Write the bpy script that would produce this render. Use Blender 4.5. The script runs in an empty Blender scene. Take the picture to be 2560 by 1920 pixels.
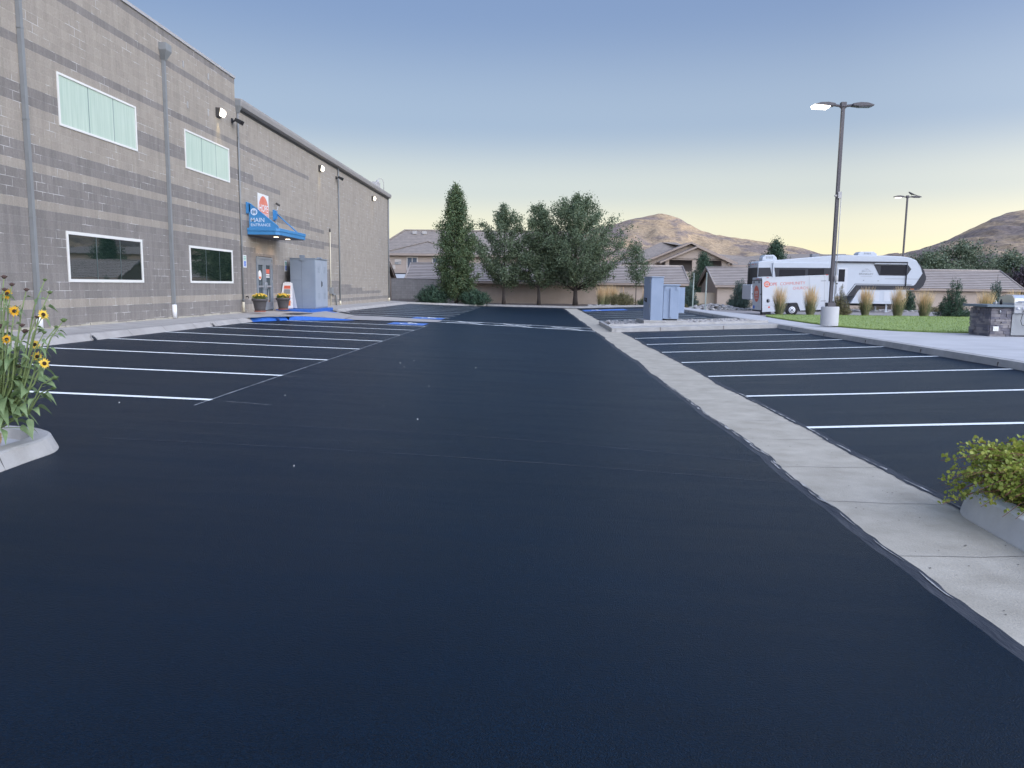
import bpy, math, random
import numpy as np
from mathutils import Vector, Matrix
PI=math.pi
sc=bpy.context.scene
COL=sc.collection
# ---------------------------------------------------------------- camera
yaw,pit,rol=.02578,.12738,.0125
_r=Vector((math.cos(yaw),math.sin(yaw),0))
_f=Vector((-math.sin(yaw)*math.cos(pit),math.cos(yaw)*math.cos(pit),-math.sin(pit)))
_u=_r.cross(_f)
_r2=_r*math.cos(rol)+_u*math.sin(rol); _u2=-_r*math.sin(rol)+_u*math.cos(rol)
cam=bpy.data.objects.new("camera",bpy.data.cameras.new("camera")); COL.objects.link(cam)
cam.data.lens=27.028; cam.data.clip_end=6000; cam.data.clip_start=.05
cam.matrix_world=Matrix(((_r2.x,_u2.x,-_f.x,0),(_r2.y,_u2.y,-_f.y,0),(_r2.z,_u2.z,-_f.z,1.727),(0,0,0,1)))
sc.camera=cam
# ---------------------------------------------------------------- world: clear dawn sky
W=bpy.data.worlds.new("World"); sc.world=W; W.use_nodes=True
nt=W.node_tree; N=nt.nodes; L=nt.links
bg=N['Background']
SUN_EL,SUN_AZ=math.radians(4),math.radians(135)      # the bright part of the sky is behind the camera, to the right
sky=N.new("ShaderNodeTexSky"); sky.sky_type='NISHITA'; sky.sun_disc=False
sky.sun_elevation=SUN_EL; sky.sun_rotation=SUN_AZ; sky.ozone_density=3; sky.air_density=1; sky.dust_density=1
tc=N.new("ShaderNodeTexCoord"); sep=N.new("ShaderNodeSeparateXYZ"); L.new(tc.outputs['Generated'],sep.inputs[0])
ramp=N.new("ShaderNodeValToRGB"); L.new(sep.outputs[2],ramp.inputs[0]); ramp.color_ramp.interpolation='EASE'
cr=ramp.color_ramp
SK=[(0,(1.0,.91,.58)),(.04,(.96,.90,.63)),(.07,(.87,.84,.66)),(.12,(.64,.68,.66)),(.2,(.37,.46,.60)),(.33,(.225,.315,.515)),(.6,(.155,.23,.43)),(1,(.135,.205,.39))]
cr.elements[0].position=0; cr.elements[0].color=SK[0][1]+(1,)
cr.elements[1].position=1; cr.elements[1].color=SK[-1][1]+(1,)
for p_,c_ in SK[1:-1]:
    e=cr.elements.new(p_); e.color=c_+(1,)
dot=N.new("ShaderNodeVectorMath"); dot.operation='DOT_PRODUCT'; L.new(tc.outputs['Generated'],dot.inputs[0]); dot.inputs[1].default_value=(math.sin(SUN_AZ),math.cos(SUN_AZ),0)
r2=N.new("ShaderNodeValToRGB"); 
mp=N.new("ShaderNodeMapRange"); mp.inputs[1].default_value=-1; mp.inputs[2].default_value=1; L.new(dot.outputs['Value'],mp.inputs[0]); L.new(mp.outputs[0],r2.inputs[0])
GL=[(0,(.102,.1,.098)),(.12,(.1,.1,.1)),(.30,(.103,.102,.101)),(.42,(.125,.12,.115)),(.55,(.26,.235,.21)),(.8,(.80,.68,.58)),(1,(1,.86,.72))]
r2.color_ramp.elements[0].color=GL[0][1]+(1,); r2.color_ramp.elements[1].color=GL[-1][1]+(1,)
for p_,c_ in GL[1:-1]:
    e=r2.color_ramp.elements.new(p_); e.color=c_+(1,)
mul=N.new("ShaderNodeMix"); mul.data_type='RGBA'; mul.blend_type='MULTIPLY'; mul.inputs[0].default_value=1
L.new(ramp.outputs[0],mul.inputs[6]); L.new(r2.outputs[0],mul.inputs[7])
mx=N.new("ShaderNodeMix"); mx.data_type='RGBA'; mx.inputs[0].default_value=.004
L.new(mul.outputs[2],mx.inputs[6]); L.new(sky.outputs[0],mx.inputs[7])
L.new(mx.outputs[2],bg.inputs[0]); bg.inputs[1].default_value=10.0
# ---------------------------------------------------------------- sun: broad glow of the dawn side, still below the ridge
sun=bpy.data.objects.new("sun",bpy.data.lights.new("sun",'SUN')); COL.objects.link(sun)
sun.data.energy=1.9; sun.data.angle=math.radians(70); sun.data.color=(1,.90,.79)
_d=Vector((math.sin(SUN_AZ)*math.cos(.6),math.cos(SUN_AZ)*math.cos(.6),math.sin(.6)))
sun.rotation_euler=_d.to_track_quat('Z','Y').to_euler()
sc.view_settings.view_transform='Standard'; sc.view_settings.look='None'; sc.view_settings.exposure=0; sc.view_settings.gamma=1
sc.render.film_transparent=False
# ---------------------------------------------------------------- materials
def mk(name,col,rough=.6,var=.0,vs=4,bump=0,bs=40,metal=0,ior=1.5,col2=None,emit=None,coat=0,detail=4,stretch=None,dist=.02,trans=0):
    m=bpy.data.materials.new(name); m.use_nodes=True; t=m.node_tree; n=t.nodes; l=t.links
    b=n['Principled BSDF']; b.inputs['Base Color'].default_value=tuple(col)+(1,); b.inputs['Roughness'].default_value=rough
    b.inputs['Metallic'].default_value=metal; b.inputs['IOR'].default_value=ior
    if coat: b.inputs['Coat Weight'].default_value=coat; b.inputs['Coat Roughness'].default_value=.06
    if emit: b.inputs['Emission Color'].default_value=tuple(emit[0])+(1,); b.inputs['Emission Strength'].default_value=emit[1]
    co=n.new("ShaderNodeTexCoord"); src=co.outputs['Object']
    if stretch:
        mpn=n.new("ShaderNodeMapping"); mpn.inputs['Scale'].default_value=stretch; l.new(src,mpn.inputs[0]); src=mpn.outputs[0]
    if var or col2:
        nz=n.new("ShaderNodeTexNoise"); nz.inputs['Scale'].default_value=vs; nz.inputs['Detail'].default_value=detail; nz.inputs['Roughness'].default_value=.6; l.new(src,nz.inputs['Vector'])
        rp=n.new("ShaderNodeValToRGB"); rp.color_ramp.elements[0].position=.32; rp.color_ramp.elements[1].position=.68
        c2=col2 or tuple(min(1,c*(1+var)) for c in col); c1=col if col2 else tuple(c*(1-var) for c in col)
        rp.color_ramp.elements[0].color=tuple(c1)+(1,); rp.color_ramp.elements[1].color=tuple(c2)+(1,)
        l.new(nz.outputs[0],rp.inputs[0]); l.new(rp.outputs[0],b.inputs['Base Color'])
    if bump:
        nb=n.new("ShaderNodeTexNoise"); nb.inputs['Scale'].default_value=bs; nb.inputs['Detail'].default_value=5; l.new(src,nb.inputs['Vector'])
        bp=n.new("ShaderNodeBump"); bp.inputs['Strength'].default_value=bump; bp.inputs['Distance'].default_value=dist; l.new(nb.outputs[0],bp.inputs['Height']); l.new(bp.outputs[0],b.inputs['Normal'])
    if trans:
        tr=n.new("ShaderNodeBsdfTranslucent"); ms=n.new("ShaderNodeMixShader"); ms.inputs[0].default_value=trans
        if var or col2: l.new(rp.outputs[0],tr.inputs[0])
        else: tr.inputs[0].default_value=tuple(col)+(1,)
        l.new(b.outputs[0],ms.inputs[1]); l.new(tr.outputs[0],ms.inputs[2]); l.new(ms.outputs[0],n['Material Output'].inputs[0])
    return m
def block_mat(name,col,axis,mortar,white=.0,bw=.4064,bh=.2032,zo=1.27,streak=.12,msize=.006,drift=.18):
    """split-face concrete block; axis = which horizontal object axis runs along the wall"""
    m=bpy.data.materials.new(name); m.use_nodes=True; t=m.node_tree; n=t.nodes; l=t.links; b=n['Principled BSDF']; b.inputs['Roughness'].default_value=.85
    co=n.new("ShaderNodeTexCoord"); s=n.new("ShaderNodeSeparateXYZ"); l.new(co.outputs['Object'],s.inputs[0])
    az=n.new("ShaderNodeMath"); az.operation='SUBTRACT'; az.inputs[1].default_value=zo-bh*40; l.new(s.outputs[2],az.inputs[0])
    cb=n.new("ShaderNodeCombineXYZ"); l.new(s.outputs[axis],cb.inputs[0]); l.new(az.outputs[0],cb.inputs[1])
    br=n.new("ShaderNodeTexBrick"); br.offset=.5; l.new(cb.outputs[0],br.inputs['Vector'])
    br.inputs['Scale'].default_value=1; br.inputs['Brick Width'].default_value=bw; br.inputs['Row Height'].default_value=bh
    br.inputs['Mortar Size'].default_value=msize; br.inputs['Mortar Smooth'].default_value=.3; br.inputs['Bias'].default_value=0
    br.inputs['Color1'].default_value=tuple(c*(1-drift*.5) for c in col)+(1,); br.inputs['Color2'].default_value=tuple(c*(1+drift*.5) for c in col)+(1,)
    # mortar colour: mostly near the block's, with bright patches of lime bloom
    nz=n.new("ShaderNodeTexNoise"); nz.inputs['Scale'].default_value=1.7; nz.inputs['Detail'].default_value=4; nz.inputs['Distortion'].default_value=.6; l.new(co.outputs['Object'],nz.inputs['Vector'])
    rp=n.new("ShaderNodeValToRGB"); rp.color_ramp.elements[0].position=.54; rp.color_ramp.elements[1].position=.63
    rp.color_ramp.elements[0].color=tuple(mortar)+(1,); w=.62 if white else 0
    rp.color_ramp.elements[1].color=(w,w*.97,w*.93,1) if white else tuple(mortar)+(1,)
    l.new(nz.outputs[0],rp.inputs[0]); l.new(rp.outputs[0],br.inputs['Mortar'])
    # streaks running down, grain
    mpn=n.new("ShaderNodeMapping"); mpn.inputs['Scale'].default_value=(5,5,.5); l.new(co.outputs['Object'],mpn.inputs[0])
    ns=n.new("ShaderNodeTexNoise"); ns.inputs['Scale'].default_value=1; ns.inputs['Detail'].default_value=5; ns.inputs['Roughness'].default_value=.65; l.new(mpn.outputs[0],ns.inputs['Vector'])
    mr=n.new("ShaderNodeMapRange"); mr.inputs[1].default_value=.3; mr.inputs[2].default_value=.75; mr.inputs[3].default_value=1-streak; mr.inputs[4].default_value=1+streak*1.3; l.new(ns.outputs[0],mr.inputs[0])
    ng=n.new("ShaderNodeTexNoise"); ng.inputs['Scale'].default_value=22; ng.inputs['Detail'].default_value=6; ng.inputs['Roughness'].default_value=.7; l.new(co.outputs['Object'],ng.inputs['Vector'])
    mr2=n.new("ShaderNodeMapRange"); mr2.inputs[1].default_value=.3; mr2.inputs[2].default_value=.7; mr2.inputs[3].default_value=.86; mr2.inputs[4].default_value=1.14; l.new(ng.outputs[0],mr2.inputs[0])
    mm=n.new("ShaderNodeMath"); mm.operation='MULTIPLY'; l.new(mr.outputs[0],mm.inputs[0]); l.new(mr2.outputs[0],mm.inputs[1])
    hs=n.new("ShaderNodeVectorMath"); hs.operation='SCALE'; l.new(br.outputs[0],hs.inputs[0]); l.new(mm.outputs[0],hs.inputs['Scale']); l.new(hs.outputs[0],b.inputs['Base Color'])
    inv=n.new("ShaderNodeMath"); inv.operation='MULTIPLY_ADD'; inv.inputs[1].default_value=-.6; l.new(br.outputs['Fac'],inv.inputs[0]); l.new(ng.outputs[0],inv.inputs[2])
    bp=n.new("ShaderNodeBump"); bp.inputs['Strength'].default_value=.45; bp.inputs['Distance'].default_value=.012; l.new(inv.outputs[0],bp.inputs['Height']); l.new(bp.outputs[0],b.inputs['Normal'])
    return m
def tile_mat(name,col,step=.15):
    m=bpy.data.materials.new(name); m.use_nodes=True; t=m.node_tree; n=t.nodes; l=t.links; b=n['Principled BSDF']; b.inputs['Roughness'].default_value=.8
    co=n.new("ShaderNodeTexCoord"); s=n.new("ShaderNodeSeparateXYZ"); l.new(co.outputs['Object'],s.inputs[0])
    a=n.new("ShaderNodeMath"); a.operation='DIVIDE'; a.inputs[1].default_value=step; l.new(s.outputs[2],a.inputs[0])
    fr=n.new("ShaderNodeMath"); fr.operation='FRACT'; l.new(a.outputs[0],fr.inputs[0])
    rp=n.new("ShaderNodeValToRGB"); e=rp.color_ramp.elements; e[0].position=0; e[0].color=tuple(c*.42 for c in col)+(1,); e[1].position=.3; e[1].color=tuple(col)+(1,)
    l.new(fr.outputs[0],rp.inputs[0])
    nz=n.new("ShaderNodeTexNoise"); nz.inputs['Scale'].default_value=2.2; nz.inputs['Detail'].default_value=6; l.new(co.outputs['Object'],nz.inputs['Vector'])
    mr=n.new("ShaderNodeMapRange"); mr.inputs[1].default_value=.3; mr.inputs[2].default_value=.7; mr.inputs[3].default_value=.85; mr.inputs[4].default_value=1.15; l.new(nz.outputs[0],mr.inputs[0])
    hs=n.new("ShaderNodeVectorMath"); hs.operation='SCALE'; l.new(rp.outputs[0],hs.inputs[0]); l.new(mr.outputs[0],hs.inputs['Scale']); l.new(hs.outputs[0],b.inputs['Base Color'])
    bp=n.new("ShaderNodeBump"); bp.inputs['Strength'].default_value=.6; bp.inputs['Distance'].default_value=.04; l.new(fr.outputs[0],bp.inputs['Height']); l.new(bp.outputs[0],b.inputs['Normal'])
    return m
M={}
M['asphalt']=mk('asphalt',(.0006,.0088,.0222),.36,col2=(.0018,.0122,.0285),vs=.35,bump=.95,bs=150,dist=.012,detail=8)
M['asphalt'].node_tree.nodes['Principled BSDF'].inputs['Specular IOR Level'].default_value=.095
t=M['asphalt'].node_tree; n=t.nodes; l=t.links; b=n['Principled BSDF']; src=b.inputs['Base Color'].links[0].from_socket; co=[q for q in n if q.bl_idname=='ShaderNodeTexCoord'][0]
def _mr(sock,a0,a1,o0,o1):
    m_=n.new("ShaderNodeMapRange"); m_.inputs[1].default_value=a0; m_.inputs[2].default_value=a1; m_.inputs[3].default_value=o0; m_.inputs[4].default_value=o1; l.new(sock,m_.inputs[0]); return m_.outputs[0]
g1=n.new("ShaderNodeTexNoise"); g1.inputs['Scale'].default_value=75; g1.inputs['Detail'].default_value=5; g1.inputs['Roughness'].default_value=.8; l.new(co.outputs['Object'],g1.inputs['Vector'])
mp1=n.new("ShaderNodeMapping"); mp1.inputs['Scale'].default_value=(.5,3.2,1); mp1.inputs['Rotation'].default_value=(0,0,.12); l.new(co.outputs['Object'],mp1.inputs[0])
g2=n.new("ShaderNodeTexNoise"); g2.inputs['Scale'].default_value=1; g2.inputs['Detail'].default_value=6; g2.inputs['Roughness'].default_value=.65; g2.inputs['Distortion'].default_value=.8; l.new(mp1.outputs[0],g2.inputs['Vector'])
k1=n.new("ShaderNodeMath"); k1.operation='MULTIPLY'; l.new(_mr(g1.outputs[0],.3,.7,.35,1.75),k1.inputs[0]); l.new(_mr(g2.outputs[0],.35,.65,.92,1.09),k1.inputs[1])
sc1=n.new("ShaderNodeVectorMath"); sc1.operation='SCALE'; l.new(src,sc1.inputs[0]); l.new(k1.outputs[0],sc1.inputs['Scale']); l.new(sc1.outputs[0],b.inputs['Base Color'])
l.new(_mr(g2.outputs[0],.3,.7,.34,.40),b.inputs['Roughness'])
M['asphalt_edge']=mk('asphalt_edge',(.012,.018,.03),.7,col2=(.055,.06,.07),vs=9,bump=.5,bs=60,detail=8,stretch=(1,.25,1))
M['scuff']=mk('scuff',(.011,.017,.028),.7,col2=(.055,.065,.08),vs=3.5,bump=.3,bs=80,detail=6)
M['concrete']=mk('concrete',(.355,.325,.262),.85,col2=(.485,.45,.372),vs=2.6,bump=.25,bs=60,detail=9)
M['kerbpale']=mk('pale_kerb',(.52,.53,.52),.85,col2=(.62,.63,.62),vs=3,bump=.25,bs=45,detail=9)
M['residue']=mk('sealer_residue',(.05,.055,.06),.9,col2=(.55,.55,.53),vs=14,detail=8,stretch=(1,.35,1))
M['walk']=mk('walk',(.45,.45,.45),.85,col2=(.53,.53,.53),vs=1.3,bump=.15,bs=50,detail=8)
M['sidewalk']=mk('sidewalk_concrete',(.32,.305,.285),.85,col2=(.42,.40,.375),vs=1.8,bump=.2,bs=50,detail=8)
M['kerb']=mk('kerb_concrete',(.35,.34,.32),.85,col2=(.47,.46,.44),vs=3,bump=.3,bs=45,detail=9)
M['joint']=mk('joint',(.10,.095,.09),.9)
M['joint2']=mk('gutter_joint',(.19,.18,.165),.9,var=.3,vs=20)
M['paint']=mk('white_paint',(.90,.95,.92),.6,col2=(.96,.99,.97),vs=14)
M['chalk']=mk('chalk',(.05,.06,.07),.8,col2=(.30,.32,.34),vs=6,detail=6)
M['blue']=mk('blue_paint',(.018,.105,.42),.6,col2=(.03,.14,.50),vs=5)
M['bluesym']=mk('blue_marking',(.05,.15,.48),.7,col2=(.11,.24,.58),vs=5)
TAN=(.335,.297,.248); DRK=(.222,.203,.184)
M['tan']=block_mat('tan_block',TAN,1,(.385,.345,.285),1,drift=.12)
M['dark']=block_mat('dark_block',DRK,1,(.27,.25,.235),1,drift=.14,streak=.16)
M['tanx']=block_mat('tan_block_end',TAN,0,(.38,.35,.31))
M['greyblock']=block_mat('grey_block',(.27,.26,.255),0,(.20,.195,.19),0,streak=.08,msize=.01)
M['greyblockd']=block_mat('dark_grey_block',(.19,.18,.18),0,(.15,.145,.14),0,streak=.08,msize=.01)
M['flash']=mk('flashing_metal',(.42,.41,.40),.5,var=.06)
M['gutter']=mk('gutter_metal',(.33,.315,.30),.5,var=.05,vs=2)
M['spout']=mk('downspout_metal',(.235,.245,.245),.5,var=.07,vs=3)
M['pvc']=mk('white_plastic',(.80,.80,.80),.4)
M['cream']=mk('cream_plastic',(.72,.66,.50),.5)
M['frame']=mk('white_frame',(.78,.77,.72),.5)
M['skyrefl']=mk('window_sky_reflection',(.44,.56,.45),.45,col2=(.56,.66,.55),vs=2.2,stretch=(6,6,.35),detail=6,coat=.12)  # pale sky reflection of the upper windows, painted into the pane colour
M['skyreflj']=mk('window_joint',(.20,.27,.27),.4)
M['glass']=mk('dark_glass',(.010,.022,.018),.02,ior=3.3,bump=.02,bs=.9,dist=.05)
M['glassj']=mk('glass_joint',(.10,.13,.13),.3)
M['doorgrey']=mk('door_grey',(.21,.24,.27),.45,var=.05)
M['black']=mk('black_plastic',(.012,.013,.016),.5)
M['bronze']=mk('bronze_metal',(.06,.055,.05),.5)
M['lens']=mk('lit_lens',(.9,.85,.7),.3,emit=((1,.90,.68),7))
M['lens3']=mk('lit_pole_lens',(.9,.85,.7),.3,emit=((1,.86,.66),9))
M['lens2']=mk('lit_lens_white',(.9,.85,.7),.3,emit=((1,.90,.72),3.2))
M['down']=mk('lit_downlight',(.9,.8,.6),.3,emit=((1,.80,.55),6))
M['canblue']=mk('awning_blue',(.045,.22,.46),.45,col2=(.06,.255,.51),vs=2)
M['letter']=mk('pale_letters',(.62,.72,.84),.5)
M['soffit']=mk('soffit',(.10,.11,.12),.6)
M['white']=mk('white_sheet',(.78,.78,.77),.45)
M['coral']=mk('coral_red',(.68,.14,.08),.5)
M['coral2']=mk('coral_pale',(.75,.26,.17),.5,col2=(.68,.15,.09),vs=2)
M['greyletter']=mk('grey_letters',(.42,.42,.45),.5)
M['redletter']=mk('red_letters',(.62,.20,.18),.5)
M['signgreen']=mk('sign_green',(.10,.42,.26),.5)
M['signblue']=mk('sign_blue',(.03,.16,.62),.5)
M['cab']=mk('cabinet_grey',(.22,.26,.31),.45,col2=(.255,.30,.35),vs=1.5)
M['cabd']=mk('cabinet_door',(.33,.37,.42),.45,col2=(.37,.41,.46),vs=1.5)
M['cab2']=mk('blue_grey_steel',(.25,.32,.43),.5,col2=(.29,.36,.475),vs=1.6,bump=.05,bs=20)
M['pot']=mk('pot_charcoal',(.075,.07,.072),.6,var=.1)
M['terra']=mk('terracotta',(.33,.12,.08),.8)
M['yellow']=mk('yellow_petals',(.85,.52,.02),.6,col2=(.90,.66,.12),vs=30,trans=.25)
M['yellow2']=mk('orange_petals',(.85,.38,.01),.6,col2=(.92,.55,.02),vs=60,trans=.3)
M['disc']=mk('flower_disc',(.045,.02,.008),.9)
M['budgreen']=mk('bud_green',(.10,.15,.045),.7)
M['budbrown']=mk('bud_brown',(.09,.055,.045),.9)
M['leafsun']=mk('sunflower_leaf',(.17,.26,.11),.6,col2=(.28,.37,.18),vs=14,trans=.3)
M['stem']=mk('stem_green',(.20,.26,.10),.7)
M['stemd']=mk('stem_dry',(.40,.28,.17),.9,var=.25,vs=50)
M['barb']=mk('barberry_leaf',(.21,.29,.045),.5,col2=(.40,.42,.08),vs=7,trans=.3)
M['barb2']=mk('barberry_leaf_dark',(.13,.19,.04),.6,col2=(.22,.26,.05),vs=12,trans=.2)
M['twig']=mk('twig',(.22,.10,.06),.8)
M['bark']=mk('bark',(.06,.05,.045),.95,var=.3,vs=20)
M['leaf']=mk('tree_leaf',(.085,.13,.075),.6,col2=(.19,.24,.135),vs=1.6,detail=6,trans=.25)
M['leafd']=mk('tree_leaf_dark',(.085,.125,.08),.6,col2=(.15,.19,.115),vs=.9,detail=5,trans=.15)
M['leafl']=mk('tree_leaf_pale',(.09,.14,.08),.6,col2=(.15,.20,.11),vs=1,trans=.3)
M['leafc']=mk('columnar_leaf',(.06,.11,.055),.6,col2=(.15,.205,.09),vs=1.3,detail=5,trans=.2)
M['leafc2']=mk('columnar_leaf_bronze',(.12,.11,.05),.6,col2=(.10,.14,.05),vs=2,trans=.2)
M['junip']=mk('juniper_needles',(.032,.07,.045),.7,col2=(.06,.115,.065),vs=2,trans=.1)
M['blued']=mk('blue_spruce_needles',(.06,.105,.085),.7,col2=(.11,.165,.13),vs=2,trans=.1)
M['purple']=mk('plum_leaves',(.04,.03,.045),.7,col2=(.07,.05,.06),vs=1)
M['olive']=mk('dry_shrub',(.12,.12,.055),.8,col2=(.22,.19,.09),vs=3,trans=.1)
M['grassg']=mk('reed_green',(.15,.18,.08),.8,col2=(.27,.26,.13),vs=8)
M['plume']=mk('reed_plume',(.60,.42,.22),.8,col2=(.80,.62,.38),vs=6,trans=.3)
M['lawn']=mk('lawn_green',(.21,.30,.085),.9,col2=(.28,.36,.125),vs=1.1,bump=.6,bs=45,detail=7,stretch=(.4,1.4,1))
M['lawnb']=mk('grass_blade',(.22,.31,.08),.8,col2=(.30,.38,.12),vs=2)
M['soil']=mk('soil',(.10,.075,.06),.95,col2=(.20,.16,.13),vs=6,bump=.5,bs=20)
M['gravel']=mk('gravel_asphalt',(.24,.22,.21),.95,col2=(.34,.315,.30),vs=3,bump=.6,bs=40,detail=9)
M['ground']=mk('dry_ground',(.24,.20,.16),.95,col2=(.33,.28,.22),vs=.6,bump=.5,bs=8,detail=8)
M['rock']=mk('grey_rock',(.26,.255,.25),.9,col2=(.45,.43,.41),vs=7,bump=.4,bs=20)
M['stucco']=mk('stucco',(.40,.33,.27),.9,col2=(.44,.365,.305),vs=1.2,bump=.2,bs=60)
M['stuccoh']=mk('house_stucco',(.36,.30,.255),.9,col2=(.40,.335,.285),vs=.8)
M['stuccop']=mk('pale_stucco',(.46,.39,.30),.9,col2=(.50,.43,.34),vs=.8)
M['trim']=mk('eave_trim',(.33,.27,.23),.8)
M['trimw']=mk('pale_trim',(.50,.46,.42),.6)
M['winh']=mk('house_window',(.10,.12,.15),.12,ior=1.6)
M['recess']=mk('porch_wall',(.16,.15,.16),.9)
M['tile']=tile_mat('roof_tile',(.25,.22,.205))
M['tileh']=tile_mat('house_roof_tile',(.27,.235,.205),.2)
M['tileflat']=mk('garage_tile',(.30,.265,.24),.85,col2=(.36,.32,.29),vs=1.4,detail=6)
M['rv']=mk('rv_white',(.50,.54,.59),.3,var=.02)
M['rvblack']=mk('rv_black',(.018,.02,.028),.55)
M['tilelip_shade']=mk('tile_edge_shade',(.175,.155,.145),.9,var=.15)  # darker lips paint the shade in the gaps between tile courses
M['rvglass']=mk('rv_glass',(.02,.022,.028),.08,ior=1.8)
M['rvgrey']=mk('rv_grey',(.20,.21,.23),.5)
M['trailer']=mk('trailer_white',(.56,.585,.62),.35,var=.03,vs=1)
M['alu']=mk('aluminium',(.45,.46,.48),.4,metal=.6)
M['tyre']=mk('tyre',(.02,.02,.022),.8)
M['rim']=mk('white_rim',(.72,.74,.78),.4)
M['red']=mk('red_marker',(.55,.04,.03),.4)
M['orange']=mk('orange_marker',(.75,.25,.04),.4)
M['pole']=mk('pole_paint',(.085,.078,.085),.5)
M['steel']=mk('stainless',(.55,.57,.60),.28,metal=.85,col2=(.66,.68,.70),vs=2)
M['steeld']=mk('brushed_steel',(.38,.40,.42),.35,metal=.7)
M['stone']=mk('ledge_stone',(.16,.15,.165),.9,col2=(.30,.275,.27),vs=3,bump=.3,bs=20)
M['stone2']=mk('ledge_stone_dark',(.10,.10,.125),.9,col2=(.19,.18,.20),vs=3,bump=.3,bs=20)
M['counter']=mk('countertop',(.13,.165,.19),.5)
M['bird']=mk('bird',(.05,.05,.055),.8)
M['green']=mk('post_green',(.30,.36,.33),.5)
M['orangered']=mk('orange_print',(.78,.20,.05),.5)
# ---------------------------------------------------------------- mesh helpers
class MB:
    def __init__(s): s.v=[];s.f=[];s.m=[];s.sm=[]
    def add(s,vs,fs,mi=0,smooth=False):
        o=len(s.v); s.v+= [tuple(v) for v in vs]; s.f+=[tuple(i+o for i in f) for f in fs]; s.m+=[mi]*len(fs); s.sm+=[smooth]*len(fs); return s
    def quad(s,a,b,c,d,mi=0): return s.add([a,b,c,d],[(0,1,2,3)],mi)
    def box(s,x0,x1,y0,y1,z0,z1,mi=0):
        return s.add([(x,y,z) for z in (z0,z1) for y in (y0,y1) for x in (x0,x1)],[(0,2,3,1),(4,5,7,6),(0,1,5,4),(2,6,7,3),(0,4,6,2),(1,3,7,5)],mi)
    def prism(s,pts,ax,a0,a1,mi=0):
        """pts in the plane normal to axis ax ('x': (y,z), 'y': (x,z), 'z': (x,y)), extruded a0..a1"""
        n=len(pts)
        def P(p,a): return {'x':(a,p[0],p[1]),'y':(p[0],a,p[1]),'z':(p[0],p[1],a)}[ax]
        vs=[P(p,a0) for p in pts]+[P(p,a1) for p in pts]
        fs=[tuple(range(n))[::-1],tuple(range(n,2*n))]+[(i,(i+1)%n,n+(i+1)%n,n+i) for i in range(n)]
        return s.add(vs,fs,mi)
    def path(s,pts,rad,n=6,mi=0,cap=True,smooth=True):
        pts=[Vector(p) for p in pts]; 
        if not hasattr(rad,'__len__'): rad=[rad]*len(pts)
        vs=[];k=len(pts); prev=None
        for i,p in enumerate(pts):
            d=(pts[min(i+1,k-1)]-pts[max(i-1,0)]).normalized()
            a=d.orthogonal().normalized() if prev is None else (prev-d*prev.dot(d)).normalized()
            prev=a; b=d.cross(a)
            for j in range(n):
                t=2*PI*j/n; vs.append(p+(a*math.cos(t)+b*math.sin(t))*rad[i])
        fs=[(i*n+j,i*n+(j+1)%n,(i+1)*n+(j+1)%n,(i+1)*n+j) for i in range(k-1) for j in range(n)]
        if cap: fs+=[tuple(range(n))[::-1],tuple((k-1)*n+j for j in range(n))]
        return s.add(vs,fs,mi,smooth)
    def lathe(s,c,prof,n=20,mi=0,smooth=True):
        vs=[(c[0]+r*math.cos(2*PI*j/n),c[1]+r*math.sin(2*PI*j/n),c[2]+z) for r,z in prof for j in range(n)]
        k=len(prof); fs=[(i*n+j,i*n+(j+1)%n,(i+1)*n+(j+1)%n,(i+1)*n+j) for i in range(k-1) for j in range(n)]
        fs+=[tuple(range(n))[::-1],tuple((k-1)*n+j for j in range(n))]
        return s.add(vs,fs,mi,smooth)
    def cyl(s,c,ax,r,h,n=20,mi=0):
        d={'x':Vector((1,0,0)),'y':Vector((0,1,0)),'z':Vector((0,0,1))}[ax]; c=Vector(c)
        return s.path([c,c+d*h],r,n,mi)
    def raw(s,V,F,mi=0): # numpy arrays
        o=len(s.v); s.v+=[tuple(x) for x in V.tolist()]; s.f+=[tuple(x) for x in (F+o).tolist()]; s.m+=[mi]*len(F); s.sm+=[False]*len(F); return s
    def build(s,name,mats,parent=None,loc=None,bevel=0):
        if not isinstance(mats,(list,tuple)): mats=[mats]
        org=Vector(parent['_o']) if parent is not None else Vector(loc or (0,0,0))
        me=bpy.data.meshes.new(name)
        V=(np.array(s.v,dtype=float)-np.array(org))
        me.from_pydata(V.tolist(),[],s.f); 
        for m in mats: me.materials.append(M[m])
        me.polygons.foreach_set('material_index',s.m); me.polygons.foreach_set('use_smooth',s.sm); me.update()
        o=bpy.data.objects.new(name,me); COL.objects.link(o)
        if parent is not None: o.parent=parent; o['_o']=tuple(org)
        else: o.location=org; o['_o']=tuple(org)
        if bevel:
            b=o.modifiers.new('bevel','BEVEL'); b.width=bevel; b.segments=2; b.limit_method='ANGLE'
        return o
def tag(o,label=None,cat=None,group=None,kind=None):
    if label: o['label']=label
    if cat: o['category']=cat
    if group: o['group']=group
    if kind: o['kind']=kind
    return o
def thing(name,label,cat,loc,group=None):
    o=bpy.data.objects.new(name,None); COL.objects.link(o); o.location=loc; o.empty_display_size=.2; o['_o']=tuple(loc)
    return tag(o,label,cat,group)
def struct(name,mb,mats,bevel=0): return tag(mb.build(name,mats,bevel=bevel),kind='structure')
def kids(o): return [c for c in bpy.data.objects if c.parent==o]
def dup(o,loc,label,rz=0,scale=1,parent=None):
    c=o.copy(); COL.objects.link(c); c.location=loc; c['_o']=tuple(loc); c.rotation_euler=(0,0,rz); c.scale=(scale,)*3
    if label: c['label']=label
    for ch in kids(o):
        d=ch.copy(); COL.objects.link(d); d.parent=c
        for g in kids(ch):
            e=g.copy(); COL.objects.link(e); e.parent=d
    return c
_tc={}
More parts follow.
